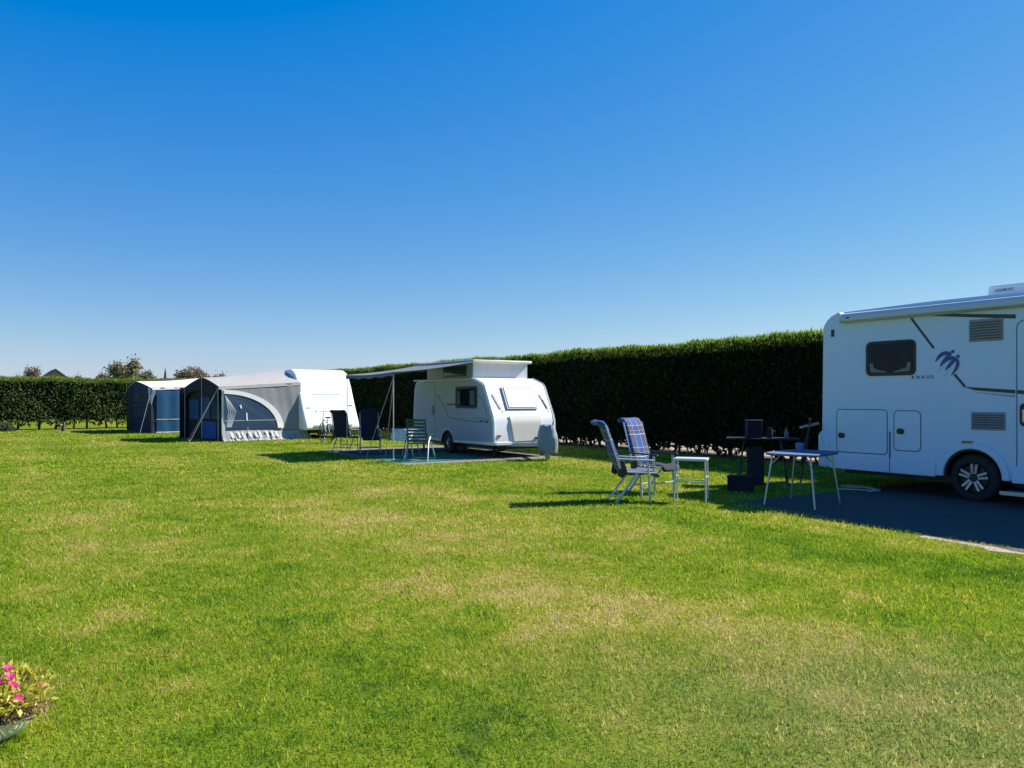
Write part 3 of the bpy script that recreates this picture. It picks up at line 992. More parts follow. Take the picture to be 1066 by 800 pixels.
for ox, oz, sc_ in ((0, 0, 1.0), (.075, -.075, 1.0)):
    emb.prism(blade_poly((2.145 + ox, 2.175 + oz), (2.02 + ox, 2.225 + oz), (1.93 + ox, 2.06 + oz), .058), YN - .006, YN + .002)
    emb.prism(blade_poly((2.16 + ox, 2.185 + oz), (2.08 + ox, 2.10 + oz), (2.0 + ox, 2.0 + oz), .050), YN - .007, YN + .002)
    emb.prism([(2.185 + ox + .026 * math.cos(a * PI / 6), 2.205 + oz + .026 * math.sin(a * PI / 6)) for a in range(12)], YN - .006, YN + .002)
    lite.prism(blade_poly((2.10 + ox, 2.10 + oz), (2.03 + ox, 2.0 + oz), (1.97 + ox, 1.90 + oz), .030), YN - .005, YN + .002)
emb.prism(blade_poly((2.24, 2.09), (2.30, 2.0), (2.16, 1.85), .045), YN - .0065, YN + .002)
emb.build('bird_emblem', 'blue_decal', vroot, smooth=False)
lite.prism([(1.86, 1.99), (1.93, 1.99), (1.93, 1.983), (1.86, 1.983)], YN - .005, YN + .002)
lite.prism([(1.93, 1.925), (2.0, 1.925), (2.0, 1.918), (1.93, 1.918)], YN - .005, YN + .002)
lite.build('bird_shading', 'paleblue', vroot, smooth=False)
text_obj('lettering', 'KNAUS', .078, 'stripe', vroot, (1.56, YN - .004, 1.81), (R(90), 0, 0), .002, 1.55)
# small lamps
MB().box(.165, .215, YN - .02, YN + .01, 2.56, 2.68).build('marker_lamp', 'black', vroot, bevel=.008)
MB().box(2.33, 2.47, YN - .045, YN + .01, .855, .885).build('side_lamp', 'amber', vroot, bevel=.006)
# awning cassette along the roof edge
b = MB(); b.prism([(0, 2.78), (0, 2.80), (0, 2.80)], 0, .001) if False else None
b = MB()
cs = [(-HW - .13, 2.80), (-HW - .135, 2.86), (-HW - .10, 2.915), (-HW + .02, 2.945), (-HW + .10, 2.95), (-HW + .10, 2.90), (-HW + .004, 2.885), (-HW + .004, 2.79), (-HW - .06, 2.77)]
n = len(cs)
X0, X1 = .38, 5.1
b.add([(X0, y, z) for y, z in cs] + [(X1, y, z) for y, z in cs], [tuple(range(n)), tuple(range(2 * n - 1, n - 1, -1))] + [(i, n + i, n + (i + 1) % n, (i + 1) % n) for i in range(n)])
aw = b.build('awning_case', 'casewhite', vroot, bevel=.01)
MB().box(.52, .58, -HW - .142, -HW - .12, 2.835, 2.855).build('badge', 'black', aw)
b = MB(); b.prism(rrect(X0 - .02, X0 + .03, 2.77, 2.95, .02), -HW - .14, -HW + .1); b.build('end_cap', 'van_white_shade', aw, bevel=.01)
# roof air conditioner with lettering, roof hatch
b = MB(); b.prism([(2.42, 2.98), (3.75, 2.98), (3.75, 3.12), (3.68, 3.19), (2.46, 3.19), (2.42, 3.16)], -.62, .25)
ac = b.build('air_conditioner', 'white', vroot, bevel=.03)
text_obj('lettering', 'DOMETIC', .056, 'stripe', ac, (2.53, -.624, 3.09), (R(90), 0, 0), .002, 1.05)
b = MB(); b.prism([(1.1, 2.985), (1.75, 2.985), (1.70, 3.06), (1.15, 3.06)], -.4, .3); b.build('roof_hatch', 'white', vroot, bevel=.02)
# entrance step
b = MB(); b.box(2.95, 3.62, -HW - .26, -HW + .05, .19, .215); b.box(2.95, 3.62, -HW - .27, -HW - .25, .17, .225); b.build('entrance_step', 'alu', vroot, bevel=.004)
# cab end
b = MB(); b.prism([(5.90, 2.66), (5.94, 2.68), (6.40, 1.72), (6.36, 1.70)], -HW + .14, HW - .14); b.build('windscreen', 'glass', vroot)
for s in (-1, 1):
    MB().box(6.9, 6.995, s * .85 - .16, s * .85 + .16, .85, 1.05).build('headlight', 'headglass', vroot, bevel=.02)
    mr = MB().box(6.3, 6.42, s * (HW + .22) - .1, s * (HW + .22) + .1, 1.75, 2.15).build('wing_mirror', 'black', vroot, bevel=.03)
    b = MB(); b.prism(rrect(5.3, 6.1, 1.5, 2.2, .08), s * (HW - .01), s * (HW + .012)); b.build('cab_window', 'glass', vroot)
b = MB()
for k in range(4):
    b.box(6.97, 7.0, -.6, .6, .72 + k * .07, .75 + k * .07)
b.build('front_grille', 'black', vroot)

# ------------------------------------------------------------------ pop-top caravan
HC = .95
croot = empty('pop_top_caravan', CAR + V1 * HC, AZ1, 'small white pop-top caravan with raised roof and awning on a paved pad', 'caravan')
YC = -HC
FR = [(1.42, 2.05), (1.90, 1.905), (2.00, 1.83), (2.40, 1.08), (2.455, .92), (2.48, .38)]
prof = [(-2.06, .36), (-2.12, 1.0), (-2.05, 1.75), (-1.95, 1.97), (-1.75, 2.05)] + FR + [(2.36, .33), (.40, .31)] + arc(0, .28, .36, 5, 175, 12) + [(-.40, .31)]
b = MB(); b.prism(prof, YC, HC)
b.build('body', 'white', croot, bevel=.035)
b = MB(); b.box(-1.95, 2.3, -.7, .7, .22, .36); b.box(-.1, .1, -.9, .9, .24, .34); b.build('chassis', 'black', croot)
for s in (-1, 1):
    b = MB(); b.prism(arc(0, .28, .355, 0, 180, 14) + arc(0, .28, .33, 180, 0, 14), s * (HC - .01), s * .5); b.box(-.34, .34, s * .48, s * .5, .1, .62); b.build('wheel_arch_liner', 'black', croot)
    wheel(croot, 0, s * (HC - .12), .29, .17, s, spokes=False)
b = MB()
for s in (-1, 1):
    inner = [(-2.05, .42), (-2.07, 1.0), (-2.0, 1.73), (-1.92, 1.92), (-1.75, 2.0)] + [(x - .045, z - .045) for x, z in FR[:-1]] + [(2.42, .42), (.44, .38)] + arc(0, .30, .40, 8, 172, 12) + [(-.44, .38)]
    b2 = MB(); b2.prism(inner, s * (HC - .02), s * (HC + .0022)); b2.build('side_panel', 'sideshade', croot)  # darker than the white body: side shade painted in
# grey skirt trim where side meets front and along roof
for s in (-1, 1):
    pts = [(x + .012, s * (HC - .015), z + .012) for x, z in FR]
    b = MB(); b.tube(pts, .011, 6); b.build('corner_trim', 'white', croot)
b = MB(); b.box(-2.05, 1.42, YC - .03, YC + .01, 2.02, 2.055); b.build('gutter_rail', 'paintmetal', croot, bevel=.006)
# raised roof
b = MB()
for s in (-1, 1):
    b2 = MB(); b2.box(-1.36, 1.28, s * .86 - .006, s * .86 + .006, 2.03, 2.46); b2.build('side_bellows', 'sideshade', croot)  # side cloth darker than the ends: its shade is in the colour
for x0 in (1.27, -1.37):
    MB().box(x0, x0 + .015, -.852, .852, 2.03, 2.46).build('end_bellows', 'bellows', croot)
b = MB(); b.box(-1.47, 1.42, -.93, .93, 2.45, 2.53); rl = b.build('lifting_roof', 'cream', croot, bevel=.025)
b = MB(); b.prism(rrect(-.35, .95, 2.11, 2.39, .04), -.878, -.862); pw = b.build('roof_window', 'black', croot)
b = MB(); b.prism(rrect(-.31, .91, 2.14, 2.36, .03), -.886, -.879); b.build('pane', 'clearwin', pw)
# side window
b = MB(); b.prism(rrect(.52, 1.66, 1.25, 1.83, .07), YC - .02, YC + .01); sw = b.build('window', 'black', croot, bevel=.006)
b = MB(); b.prism(rrect(.60, 1.58, 1.32, 1.76, .05), YC - .026, YC - .018); b.build('dark_interior', 'interior', sw)
b = MB()
for k in range(6):
    x = .62 + .03 * k; b.prism([(x, 1.34), (x + .025, 1.34), (x + .02, 1.72), (x, 1.72)], YC - .030, YC - .026)
    x = 1.32 + .04 * k; b.prism([(x, 1.34), (x + .034, 1.34), (x + .03, 1.72), (x, 1.72)], YC - .030, YC - .026)
b.build('curtain', 'curtain', sw)
b = MB(); b.prism(rrect(.59, 1.59, 1.31, 1.77, .05), YC - .042, YC - .036); b.build('pane', 'glass', sw)
# side window of the rear part, door, hatch
def seam2(name, x0, x1, z0, z1, r, m='seam', w=.012):
    b = MB()
    o_ = rrect(x0, x1, z0, z1, r, 5); i_ = rrect(x0 + w, x1 - w, z0 + w, z1 - w, max(.004, r - w), 5)
    n = len(o_)
    b.add([(p[0], YC - .004, p[1]) for p in o_] + [(p[0], YC - .004, p[1]) for p in i_], [(k, (k + 1) % n, n + (k + 1) % n, n + k) for k in range(n)])
    return b
seam2('', -1.40, -.70, .42, 1.98, .06).build('door_seal', 'seam', croot, smooth=False)
b = MB(); b.prism(rrect(-1.39, -.71, .43, 1.97, .05), YC - .0055, YC + .005); dr = b.build('door', 'sideshade', croot)
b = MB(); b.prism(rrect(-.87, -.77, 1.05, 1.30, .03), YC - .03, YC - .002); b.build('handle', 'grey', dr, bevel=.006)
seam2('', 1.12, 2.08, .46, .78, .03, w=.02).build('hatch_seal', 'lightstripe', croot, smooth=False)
b = MB(); b.prism(rrect(1.14, 2.06, .48, .76, .02), YC - .0052, YC + .005); b.build('locker_hatch', 'sideshade', croot)
# decals: swoosh line, brand smudge, horizontal line
b = MB()
def ribbon(pts, w):
    for a, c in zip(pts[:-1], pts[1:]):
        b.bar((a[0], YC - .003, a[1]), (c[0], YC - .003, c[1]), w, .004, up=(0, 1, 0))
q = [(-.62 + .06 * i, 1.62 - .62 * (i / 12) ** 1.4) for i in range(13)]
ribbon(q, .02); ribbon([(.10, 1.0), (1.0, .93), (1.8, .91)], .014)
ribbon([(1.62, 1.62), (1.9, 1.5), (2.08, 1.25), (2.16, 1.05)], .016)
b.prism([(-1.25, 1.59), (-.80, 1.59), (-.80, 1.63), (-1.25, 1.63)], YC - .005, YC + .002)
b.prism([(0.0, 1.33), (.52, 1.33), (.52, 1.37), (.02, 1.37)], YC - .005, YC + .002)
b.build('side_decal', 'stripe', croot, smooth=False)
b = MB()
b.prism([(-2.0, 1.70), (-.75, 1.70), (-.75, 1.715), (-2.0, 1.715)], YC - .0062, YC + .002)
b.build('body_line', 'lightstripe', croot, smooth=False)
b = MB()
for x0, x1, z0, z1 in ((1.80, 1.95, .905, .955), (1.98, 2.06, .90, .95), (2.09, 2.22, .895, .955)):
    b.prism([(x0, z0), (x1 - .03, z0), (x1, z1), (x0 + .03, z1)], YC - .0055, YC + .002)
b.prism([(1.45, 1.005), (2.26, .985), (2.26, .998), (1.45, 1.015)], YC - .005, YC + .002)
b.build('name_decal', 'stripe', croot, smooth=False)
# front: points on the sloping face
def fpt(z, y, off=0.0):
    for (x0, z0), (x1, z1) in zip(FR[:-1], FR[1:]):
        if z1 <= z <= z0:
            t = (z0 - z) / (z0 - z1)
            nx, nz = (z0 - z1), (x1 - x0)
            l = math.hypot(nx, nz)
            return (x0 + (x1 - x0) * t + nx / l * off, y, z + nz / l * off)
    return (FR[-1][0] + off, y, z)
def face_panel(b, y0a, y1a, z1, y0b, y1b, z0, off, n=10):
    """panel hugging the curved front from z1 (y0a..y1a) down to z0 (y0b..y1b)"""
    rows = []
    for i in range(n + 1):
        t = i / n
        z = z1 + (z0 - z1) * t
        ya, yb = y0a + (y0b - y0a) * t, y1a + (y1b - y1a) * t
        rows.append([fpt(z, ya + (yb - ya) * k / 4, off) for k in range(5)])
    b.grid(rows)
b = MB(); face_panel(b, -.47, .46, 1.80, -.47, .48, 1.23, .028); fw = b.build('front_window', 'grey', croot, solid=.02)
b = MB(); face_panel(b, -.41, .40, 1.76, -.41, .42, 1.27, .046); b.build('window_cover', 'white', fw, solid=.012)
b = MB(); face_panel(b, -.47, .50, 1.06, -.36, .44, .43, .022); gl = b.build('gas_locker_lid', 'cream', croot, solid=.02)
b = MB(); b.box(2.50, 2.53, .27, .36, .47, .52); b.build('latch', 'black', gl)
b = MB(); b.box(2.44, 2.456, -.1, .12, .925, .955); b.build('badge', 'lightstripe', gl)
b = MB()
for ya in (-.80, .66):
    face_panel(b, ya, ya + .025, 1.62, ya + .13, ya + .15, 1.25, .018, 5)
b.build('grab_handle', 'grey', croot, solid=.015)
b = MB()
for ya in (-.70, .74):
    face_panel(b, ya, ya + .018, 1.50, ya + .10, ya + .115, 1.15, .017, 5)
b.build('red_decal', 'red_decal', croot, solid=.004)
b = MB(); b.box(2.40, 2.50, -.9, .9, .33, .42); b.build('front_valance', 'white', croot, bevel=.02)
for s in (-1, 1):
    MB().box(2.47, 2.50, s * .80 - .05, s * .80 + .05, .55, .60).build('marker_lamp', 'amber', croot, bevel=.006)
    MB().box(-2.13, -2.08, s * .75 - .12, s * .75 + .12, .45, .70).build('tail_light', 'redlens', croot, bevel=.01)
# drawbar and jockey wheel
b = MB(); b.bar((2.3, -.45, .34), (3.45, 0, .38), .06, .09); b.bar((2.3, .45, .34), (3.45, 0, .38), .06, .09); b.bar((3.3, 0, .40), (3.75, 0, .42), .07, .08)
b.build('drawbar', 'steel', croot)
b = MB(); b.tube([(3.28, .10, .72), (3.28, .10, .14)], .025, 8); b.lathe([(.09, -.025), (.10, -.015), (.10, .015), (.09, .025)], (3.30, .10, .10), 'y', 16); b.build('jockey_wheel', 'steel', croot)
for x, y in ((2.15, -.75), (2.15, .75), (-1.85, -.75), (-1.85, .75)):
    b = MB(); b.bar((x, y, .33), (x + .05, y, .03), .05, .03); b.box(x - .03, x + .13, y - .06, y + .06, .006, .03); b.build('corner_steady', 'black', croot)

# hitch cover (a bag over the coupling)
hc = MB()
rows = []
for i in range(9):
    t = i / 8
    z = .19 + .66 * t
    k = math.sin(PI * (.10 + .82 * (1 - t))) ** .5
    rx, ry = .17 + .16 * k * (1 - .45 * t), .11 + .15 * k * (1 - .5 * t)
    rows.append([(3.42 + .05 * (1 - t) + rx * math.cos(2 * PI * j / 20) * (1 + .06 * math.sin(5 * j + i)), ry * math.sin(2 * PI * j / 20) * (1 + .05 * math.sin(3 * j)), z + .02 * math.sin(j * 1.7)) for j in range(21)])
hc.grid(rows)
hc.add([(3.42, 0, .88)] + rows[-1][:-1], [(0, k + 1, (k + 1) % 20 + 1) for k in range(20)])
o = hc.build('hitch_cover', 'cover')
o.matrix_world = Matrix.Translation(CAR + V1 * HC) @ Matrix.Rotation(AZ1, 4, 'Z')
tag(o, 'blue grey fabric cover bagged over the drawbar of the pop-top caravan', 'cover')

# awning of the pop-top caravan
aroot = empty('sun_awning', CAR + V1 * HC, AZ1, 'slate grey sun awning on two thin poles beside the pop-top caravan', 'awning')
rows = []
for i in range(15):
    x = -1.85 + 3.22 * i / 14
    row = []
    for j in range(9):
        t = j / 8
        y = -.94 - t * (2.2 + HC - .94)
        z = 2.47 - .31 * t - .06 * math.sin(PI * t) * (1 - .4 * math.cos(2 * PI * i / 14)) - .035 * math.sin(PI * i / 14) * t
        row.append((x, y, z))
    rows.append(row)
b = MB(); b.grid(rows); b.build('canopy', 'canopy', aroot, solid=.012)
b = MB()
val = []
for i in range(15):
    x, y, z = rows[i][-1]
    val.append([(x, y - .004, z), (x, y - .012, z - .09 - .02 * math.sin(i * 1.9))])
b.grid(val); b.build('valance', 'canopy', aroot, solid=.006)
b = MB(); b.tube([rows[0][0], (-1.85, -.95, 2.50), (1.36, -.95, 2.50)], .018, 6); b.tube([rows[-1][k] for k in range(9)], .014, 6); b.tube([rows[0][k] for k in range(9)], .014, 6); b.build('rafter', 'alu', aroot)
for x in (-1.80, 1.32):
    b = MB(); b.tube([(x, -HC - 2.19, 0), (x, -HC - 2.19, 2.17)], .013, 8); b.lathe([(.03, .006), (.02, .03)], (x, -HC - 2.19, 0), 'z', 10); b.build('pole', 'paintmetal', aroot)
b = MB(); b.tube([(1.32, -HC - 2.17, 2.08), (.35, -HC - 2.5, .012)], .006, 5); b.tube([(1.32, -HC - 2.17, 2.08), (.18, -HC - 1.9, .012)], .008, 5); b.build('guy_rope', 'rope', aroot)

# carpet under the awning: lying cloth, top-level
for x0, x1, y0, m_, lab in ((-.28, 2.35, -HC - 2.44, 'carpet', 'teal awning carpet beneath the green slatted chair on the paving'),
                        (-2.3, -.32, -HC - 2.30, 'shadecarpet', 'awning carpet under the two dark chairs, shade put into its colour')):
    rows = [[(x, y, .014 + .004 * math.sin(x * 3 + y * 2)) for x in np.linspace(x0, x1, 14)] for y in np.linspace(y0, -HC - .02, 14)]
    b = MB(); b.grid(rows); o = b.build('awning_carpet', m_, solid=.006)
    o.matrix_world = Matrix.Translation(CAR + V1 * HC) @ Matrix.Rotation(AZ1, 4, 'Z')
    tag(o, lab, 'carpet')

# ------------------------------------------------------------------ touring caravans (white, rounded)
HT = 1.15
CLEN = 5.6
def touring(label, loc, az):
    root = empty('touring_caravan', loc, az, label, 'caravan', 'big white touring caravans with tents')
    FT = [(4.25, 2.64), (4.55, 2.52), (4.72, 2.28), (4.88, 1.95), (5.02, 1.60), (5.22, 1.12), (5.40, .75), (5.5, .52), (5.5, .34)]
    prof = [(.10, .34), (.0, .9), (.02, 1.8), (.2, 2.40), (.42, 2.52), (.7, 2.56), (2.5, 2.58), (3.9, 2.62)] + FT + [(3.05, .32)] + arc(2.6, .30, .38, 5, 175, 10) + [(2.15, .32)]
    b = MB(); b.prism(prof, -HT, HT); b.build('body', 'white', root, bevel=.07)
    b = MB(); b.box(.3, 5.2, -.8, .8, .2, .34); b.build('chassis', 'black', root)
    for s in (-1, 1):
        wheel(root, 2.6, s * (HT - .14), .31, .18, s, spokes=False)
        b = MB(); b.prism(rrect(3.4, 4.3, 1.35, 1.95, .08), s * (HT - .01), s * (HT + .02)); w_ = b.build('window', 'black', root, bevel=.006)
        b = MB(); b.prism(rrect(3.46, 4.24, 1.41, 1.89, .06), s * (HT + .018), s * (HT + .026)); b.build('pane', 'glass', w_)
    def ft(z, y, off=0):
        for (x0, z0), (x1, z1) in zip(FT[:-1], FT[1:]):
            if z1 <= z <= z0:
                t = (z0 - z) / (z0 - z1); l = math.hypot(z0 - z1, x1 - x0)
                return (x0 + (x1 - x0) * t + (z0 - z1) / l * off, y, z + (x1 - x0) / l * off)
    def panel(ya, yb, z1, z0, off, m, name, par, th):
        rows = [[ft(z1 + (z0 - z1) * i / 8, ya + (yb - ya) * k / 6, off) for k in range(7)] for i in range(9)]
        b = MB(); b.grid(rows); return b.build(name, m, par, solid=th)
    panel(-.78, .78, 2.22, 1.80, .003, 'white', 'front_window_cover', root, .006)
    panel(-.80, .80, 1.16, .52, .003, 'white', 'gas_locker_lid', root, .006)
    panel(-.62, .15, 1.71, 1.66, .010, 'paleblue', 'blue_decal', root, .006)
    panel(-.55, .0, 1.60, 1.57, .010, 'paleblue', 'blue_decal', root, .006)
    panel(.15, .55, 1.70, 1.68, .010, 'lightstripe', 'name_decal', root, .006)
    panel(-.98, -.80, 1.18, 1.15, .014, 'lightstripe', 'marker_lamp', root, .01)
    panel(.84, 1.0, 1.26, 1.22, .014, 'amber', 'marker_lamp', root, .01)
    panel(-.8, .8, .50, .44, .014, 'lightstripe', 'bumper_strip', root, .012)
    b = MB(); b.bar((5.2, -.5, .36), (6.5, 0, .42), .06, .09); b.bar((5.2, .5, .36), (6.5, 0, .42), .06, .09); b.tube([(6.2, .1, .75), (6.2, .1, .12)], .025, 8)
    b.lathe([(.09, -.02), (.1, 0), (.09, .02)], (6.2, .1, .1), 'y', 14); b.build('drawbar', 'steel', root)
    return root
# near front bottom corner of the middle one stands at (-7.83, 28.7)
t2 = touring('big white touring caravan behind the grey arched tent, its bright front facing the pop-top', Vector((-7.66, 28.5, 0)) - U2 * 5.5 + V2 * HT, AZ2)
az3 = AZ2 - R(3)
U3, V3 = fr(az3)
B3 = Vector((-15.6, 33.3, 0))
t3 = copy_tree(t2)
t3.location = B3 + V3 * (2.8 + HT) - U3 * 5.1
t3.rotation_euler = (0, 0, az3)
t3.scale = (.92, .92, .90)
t3['label'] = 'touring caravan mostly hidden between the white roofed tent and the grey arched tent'

# ------------------------------------------------------------------ awning tents (local x towards the caravan, y along it away from the camera)
def sect(Wd, ze, zr, yr, n=13, flat=1.35):
    pts = []
    for i in range(n):
        t = i / (n - 1)
        y = Wd * t
        if y <= yr:
            s = y / yr
        else:
            s = (Wd - y) / (Wd - yr)
        pts.append((y, ze + (zr - ze) * (1 - (1 - s) ** flat)))
    return pts

def tent_common(root, Wd, Dp, ze0, zr0, ze1, zr1, yr, roofm, hood):
    rows = []
    for i in range(9):
        t = i / 8
        x = -hood + (Dp + hood) * t
        tt = max(0, x / Dp)
        sg = .05 * math.sin(PI * t)
        rows.append([(x, y, z - sg * math.sin(PI * y / Wd)) for y, z in sect(Wd, ze0 + (ze1 - ze0) * tt, zr0 + (zr1 - zr0) * tt, yr)])
    b = MB(); b.grid(rows)
    # short drop of the roof cloth over the side wall
    for k, sy in ((0, -1), (-1, 1)):
        dr = [[r[k], (r[k][0], r[k][1] + sy * .015, r[k][2] - .10)] for r in rows]
        b.grid(dr)
    return b.build('roof', roofm, root, solid=.012)

# --- middle tent: grey with white arch
A2 = Vector((-10.18, 26.98, 0))
D2az = math.atan2(.669, .743)
tr = empty('caravan_tent', A2, D2az, 'grey caravan tent with white arched side window and open black porch', 'tent', 'tents attached to touring caravans')
Wd, Dp = 3.4, 2.98
tent_common(tr, Wd, Dp, 1.93, 2.28, 2.12, 2.68, 1.6, 'tent_light', .12)
def wall_y0(x0, x1, z0f, z1f, n, m, name, yoff=0.0, flare=.10, th=.01):
    rows = []
    for i in range(n + 1):
        x = x0 + (x1 - x0) * i / n
        za, zb = z0f(x), z1f(x)
        row = []
        for k in range(9):
            z = za + (zb - za) * k / 8
            fold = .014 * math.sin(x * 5 + z * 2.2) * (x / Dp) ** 2 + .006 * math.sin(x * 17 + z * 3) * (x / Dp)
            row.append((x, yoff - flare * max(0, 1 - z / 1.2) ** 2 + fold, z))
        rows.append(row)
    b = MB(); b.grid(rows); return b.build(name, m, tr, solid=th)
ev = lambda x: 1.93 + .19 * max(0, x / Dp) + .0
sidew = wall_y0(0, Dp, lambda x: .36, ev, 40, 'tent_grey', 'side_wall')
# skirt, gathered
rows = []
for i in range(61):
    x = -.02 + (Dp + .35) * i / 60
    g = .03 * math.sin(i * 1.3) + .02 * math.sin(i * 2.9)
    rows.append([(x, -.055, .37 + .03 * math.sin(x * 2)), (x, -.10 + g * .6, .22), (x, -.16 + g, .09), (x, -.24 + g * .5, .012)])
b = MB(); b.grid(rows); b.build('mud_skirt', 'skirt', sidew, solid=.006)
rows = [[(.62 + .10 * k + .0, -.075 - .022 - .04 * j, .335 - .13 * j) for j in range(3)] for k in range(2)]
dk = MB()
for k in range(9):
    x = .25 + k * .21 + .04 * math.sin(k * 2.2)
    dk.grid([[(x, -.115, .33), (x + .05, -.185, .13)], [(x + .07, -.115, .33), (x + .14, -.185, .12)]])
dk.build('skirt_fold', 'bellows', sidew, solid=.006)
# arch: quarter ellipse window with white band
def arch_pt(t, f):
    a = R(90 - 90 * t)
    return (.05 + 2.12 * f * math.cos(a), .44 + (1.33 * f) * math.sin(a))
fan = [(.05, .44)] + [arch_pt(i / 20, .95) for i in range(21)]
yw = lambda z: -.018 - .10 * max(0, 1 - z / 1.2) ** 2 - .03
b = MB(); b.add([(x, yw(z), z) for x, z in fan], [tuple(range(len(fan)))]); b.build('arch_window', 'clearwin', sidew, smooth=False, solid=.004)
b = MB(); b.add([(x, yw(z) + .012, z) for x, z in fan], [tuple(range(len(fan)))]); b.build('dark_inside', 'tent_navy', sidew, smooth=False)
rows = [[(*(lambda p: (p[0], yw(p[1]) - .012, p[1]))(arch_pt(i / 24, .93)),), (*(lambda p: (p[0], yw(p[1]) - .012, p[1]))(arch_pt(i / 24, 1.04)),)] for i in range(25)]
b = MB(); b.grid(rows); b.build('arch_band', 'tent_white', sidew, solid=.02)
b = MB(); b.box(.06, 1.98, yw(.7) - .02, yw(.7) - .005, .715, .745); b.build('window_bar', 'lightstripe', sidew)
# tied curtain folds inside the arch window
b = MB()
for k in range(5):
    x = .09 + .035 * k
    b.tube([(x, yw(1.5) - .006, 1.62 - .05 * k), (x + .12 + .03 * k, yw(1.0) - .008, 1.05), (x + .05, yw(.6) - .008, .50)], .018, 5)
b.tube([(.85, yw(.9) - .006, 1.0), (.86, yw(.7) - .008, .72)], .035, 6); b.tube([(.62, yw(1.2) - .006, 1.28), (.66, yw(1.1) - .006, 1.16)], .04, 6)
b.build('tied_curtain', 'tent_white', sidew)
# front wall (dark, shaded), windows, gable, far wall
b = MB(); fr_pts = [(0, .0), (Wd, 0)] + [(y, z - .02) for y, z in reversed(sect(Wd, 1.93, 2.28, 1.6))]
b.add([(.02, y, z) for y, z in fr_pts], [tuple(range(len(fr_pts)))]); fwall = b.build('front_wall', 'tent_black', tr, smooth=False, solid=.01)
for y0, y1, z0, z1, m in ((.15, .95, .78, 1.45, 'clearwin'), (1.15, 2.05, .78, 1.55, 'bluewin'), (2.25, 3.2, .74, 1.45, 'bluewin')):
    b = MB(); b.add([(-.004, y0, z0), (-.004, y1, z0), (-.004, y1, z1), (-.004, (y0 + y1) / 2, z1 + .06), (-.004, y0, z1)], [(0, 1, 2, 3, 4)]); b.build('front_window', m, fwall, smooth=False, solid=.004)
b = MB(); b.add([(-.004, .55, .06), (-.004, 1.9, .06), (-.004, 1.9, .68), (-.004, .55, .68)], [(0, 1, 2, 3)]); b.build('blue_panel', 'tent_blue', fwall, smooth=False, solid=.004)
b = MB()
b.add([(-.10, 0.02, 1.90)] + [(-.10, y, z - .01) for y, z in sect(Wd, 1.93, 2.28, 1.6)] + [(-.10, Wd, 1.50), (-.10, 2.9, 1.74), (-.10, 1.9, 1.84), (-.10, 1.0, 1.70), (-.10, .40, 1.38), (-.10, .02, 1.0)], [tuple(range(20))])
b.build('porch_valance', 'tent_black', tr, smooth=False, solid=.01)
rows = [[(x, Wd, z) for z in (0, 1.0, ev(x))] for x in np.linspace(-.3, Dp, 8)]
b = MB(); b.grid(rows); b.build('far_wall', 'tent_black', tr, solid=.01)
b = MB(); b.add([(-.32, .0, 1.9), (-.32, .0, .02), (.02, -.01, .02), (.02, -.01, 1.9)], [(0, 1, 2, 3)]); 
b = MB(); b.grid([[(-.02, -.02, 1.85), (-.03, -.03, 1.0), (-.04, -.10, .05)], [(.09, -.035, 1.85), (.07, -.05, 1.0), (.08, -.13, .05)]]); b.build('front_trim', 'tent_white', sidew, solid=.008)
for y in (.05, 1.6, Wd - .05):
    b = MB(); b.tube([(-.12, y, 0), (-.12, y, 1.92 if y != 1.6 else 2.27)], .013, 7); b.build('porch_pole', 'steel', tr)
for p0, p1 in (((-.12, .05, 1.88), (-1.05, .20, .0)), ((-.12, .05, 1.88), (-1.0, .55, .0)), ((-.12, 3.35, 1.9), (-.9, 3.8, 0)), ((.9, -.06, .5), (.75, -.55, 0))):
    b = MB(); b.tube([p0, p1], .007, 5); b.tube([(p1[0], p1[1], .10), (p1[0], p1[1], -.03)], .012, 5); b.build('guy_rope', 'rope', tr)

# --- far left tent: white roof, blue windows
tl = empty('caravan_tent', B3, math.atan2(V3.y, V3.x), 'white roofed caravan tent with blue window panels and dark left wall, beside the far hedge', 'tent', 'tents attached to touring caravans')
Wd3, Dp3 = 4.4, 2.8
tent_common(tl, Wd3, Dp3, 1.98, 2.30, 2.10, 2.50, 2.6, 'tent_white', .05)
rows = [[(x, -.0 - .05 * max(0, 1 - z / 1.2) + .012 * math.sin(x * 11), z) for z in (0, .3, .6, 1.2, 2.0)] for x in np.linspace(0, Dp3, 24)]
b = MB(); b.grid(rows); sw3 = b.build('side_wall', 'tent_navy', tl, solid=.01)
for x0, x1 in ((.18, 1.30), (1.36, 2.65)):
    rows = [[(x, -.06 + .012 * math.sin(x * 11) + .006 * math.sin(z * 7), z) for z in (.66, 1.1, 1.5, 1.86)] for x in np.linspace(x0, x1, 14)]
    b = MB(); b.grid(rows); b.build('side_window', 'bluewin', sw3, solid=.004)
    rows = [[(x, -.075 + .012 * math.sin(x * 11), z) for z in (.08, .3, .58)] for x in np.linspace(x0, x1, 14)]
    b = MB(); b.grid(rows); b.build('lower_panel', 'bluewin', sw3, solid=.004)
b = MB()
for k in range(6):
    x = 1.28 + .06 * k
    b.tube([(x + .1, -.085, 1.84), (x, -.09, 1.2), (x + .12 + .05 * k, -.09, .68)], .02, 5)
b.build('curtain', 'tent_white', sw3)
b = MB(); b.box(.15, 2.7, -.095, -.08, .03, .07); b.box(.16, 2.66, -.085, -.07, .60, .625); b.build('white_hem', 'tent_white', sw3)
pts3 = [(0, 0), (Wd3, 0)] + [(y, z - .02) for y, z in reversed(sect(Wd3, 1.98, 2.30, 2.6))]
b = MB(); b.add([(-.02, y, z) for y, z in pts3], [tuple(range(len(pts3)))]); fw3 = b.build('front_wall', 'tent_navy', tl, smooth=False, solid=.01)
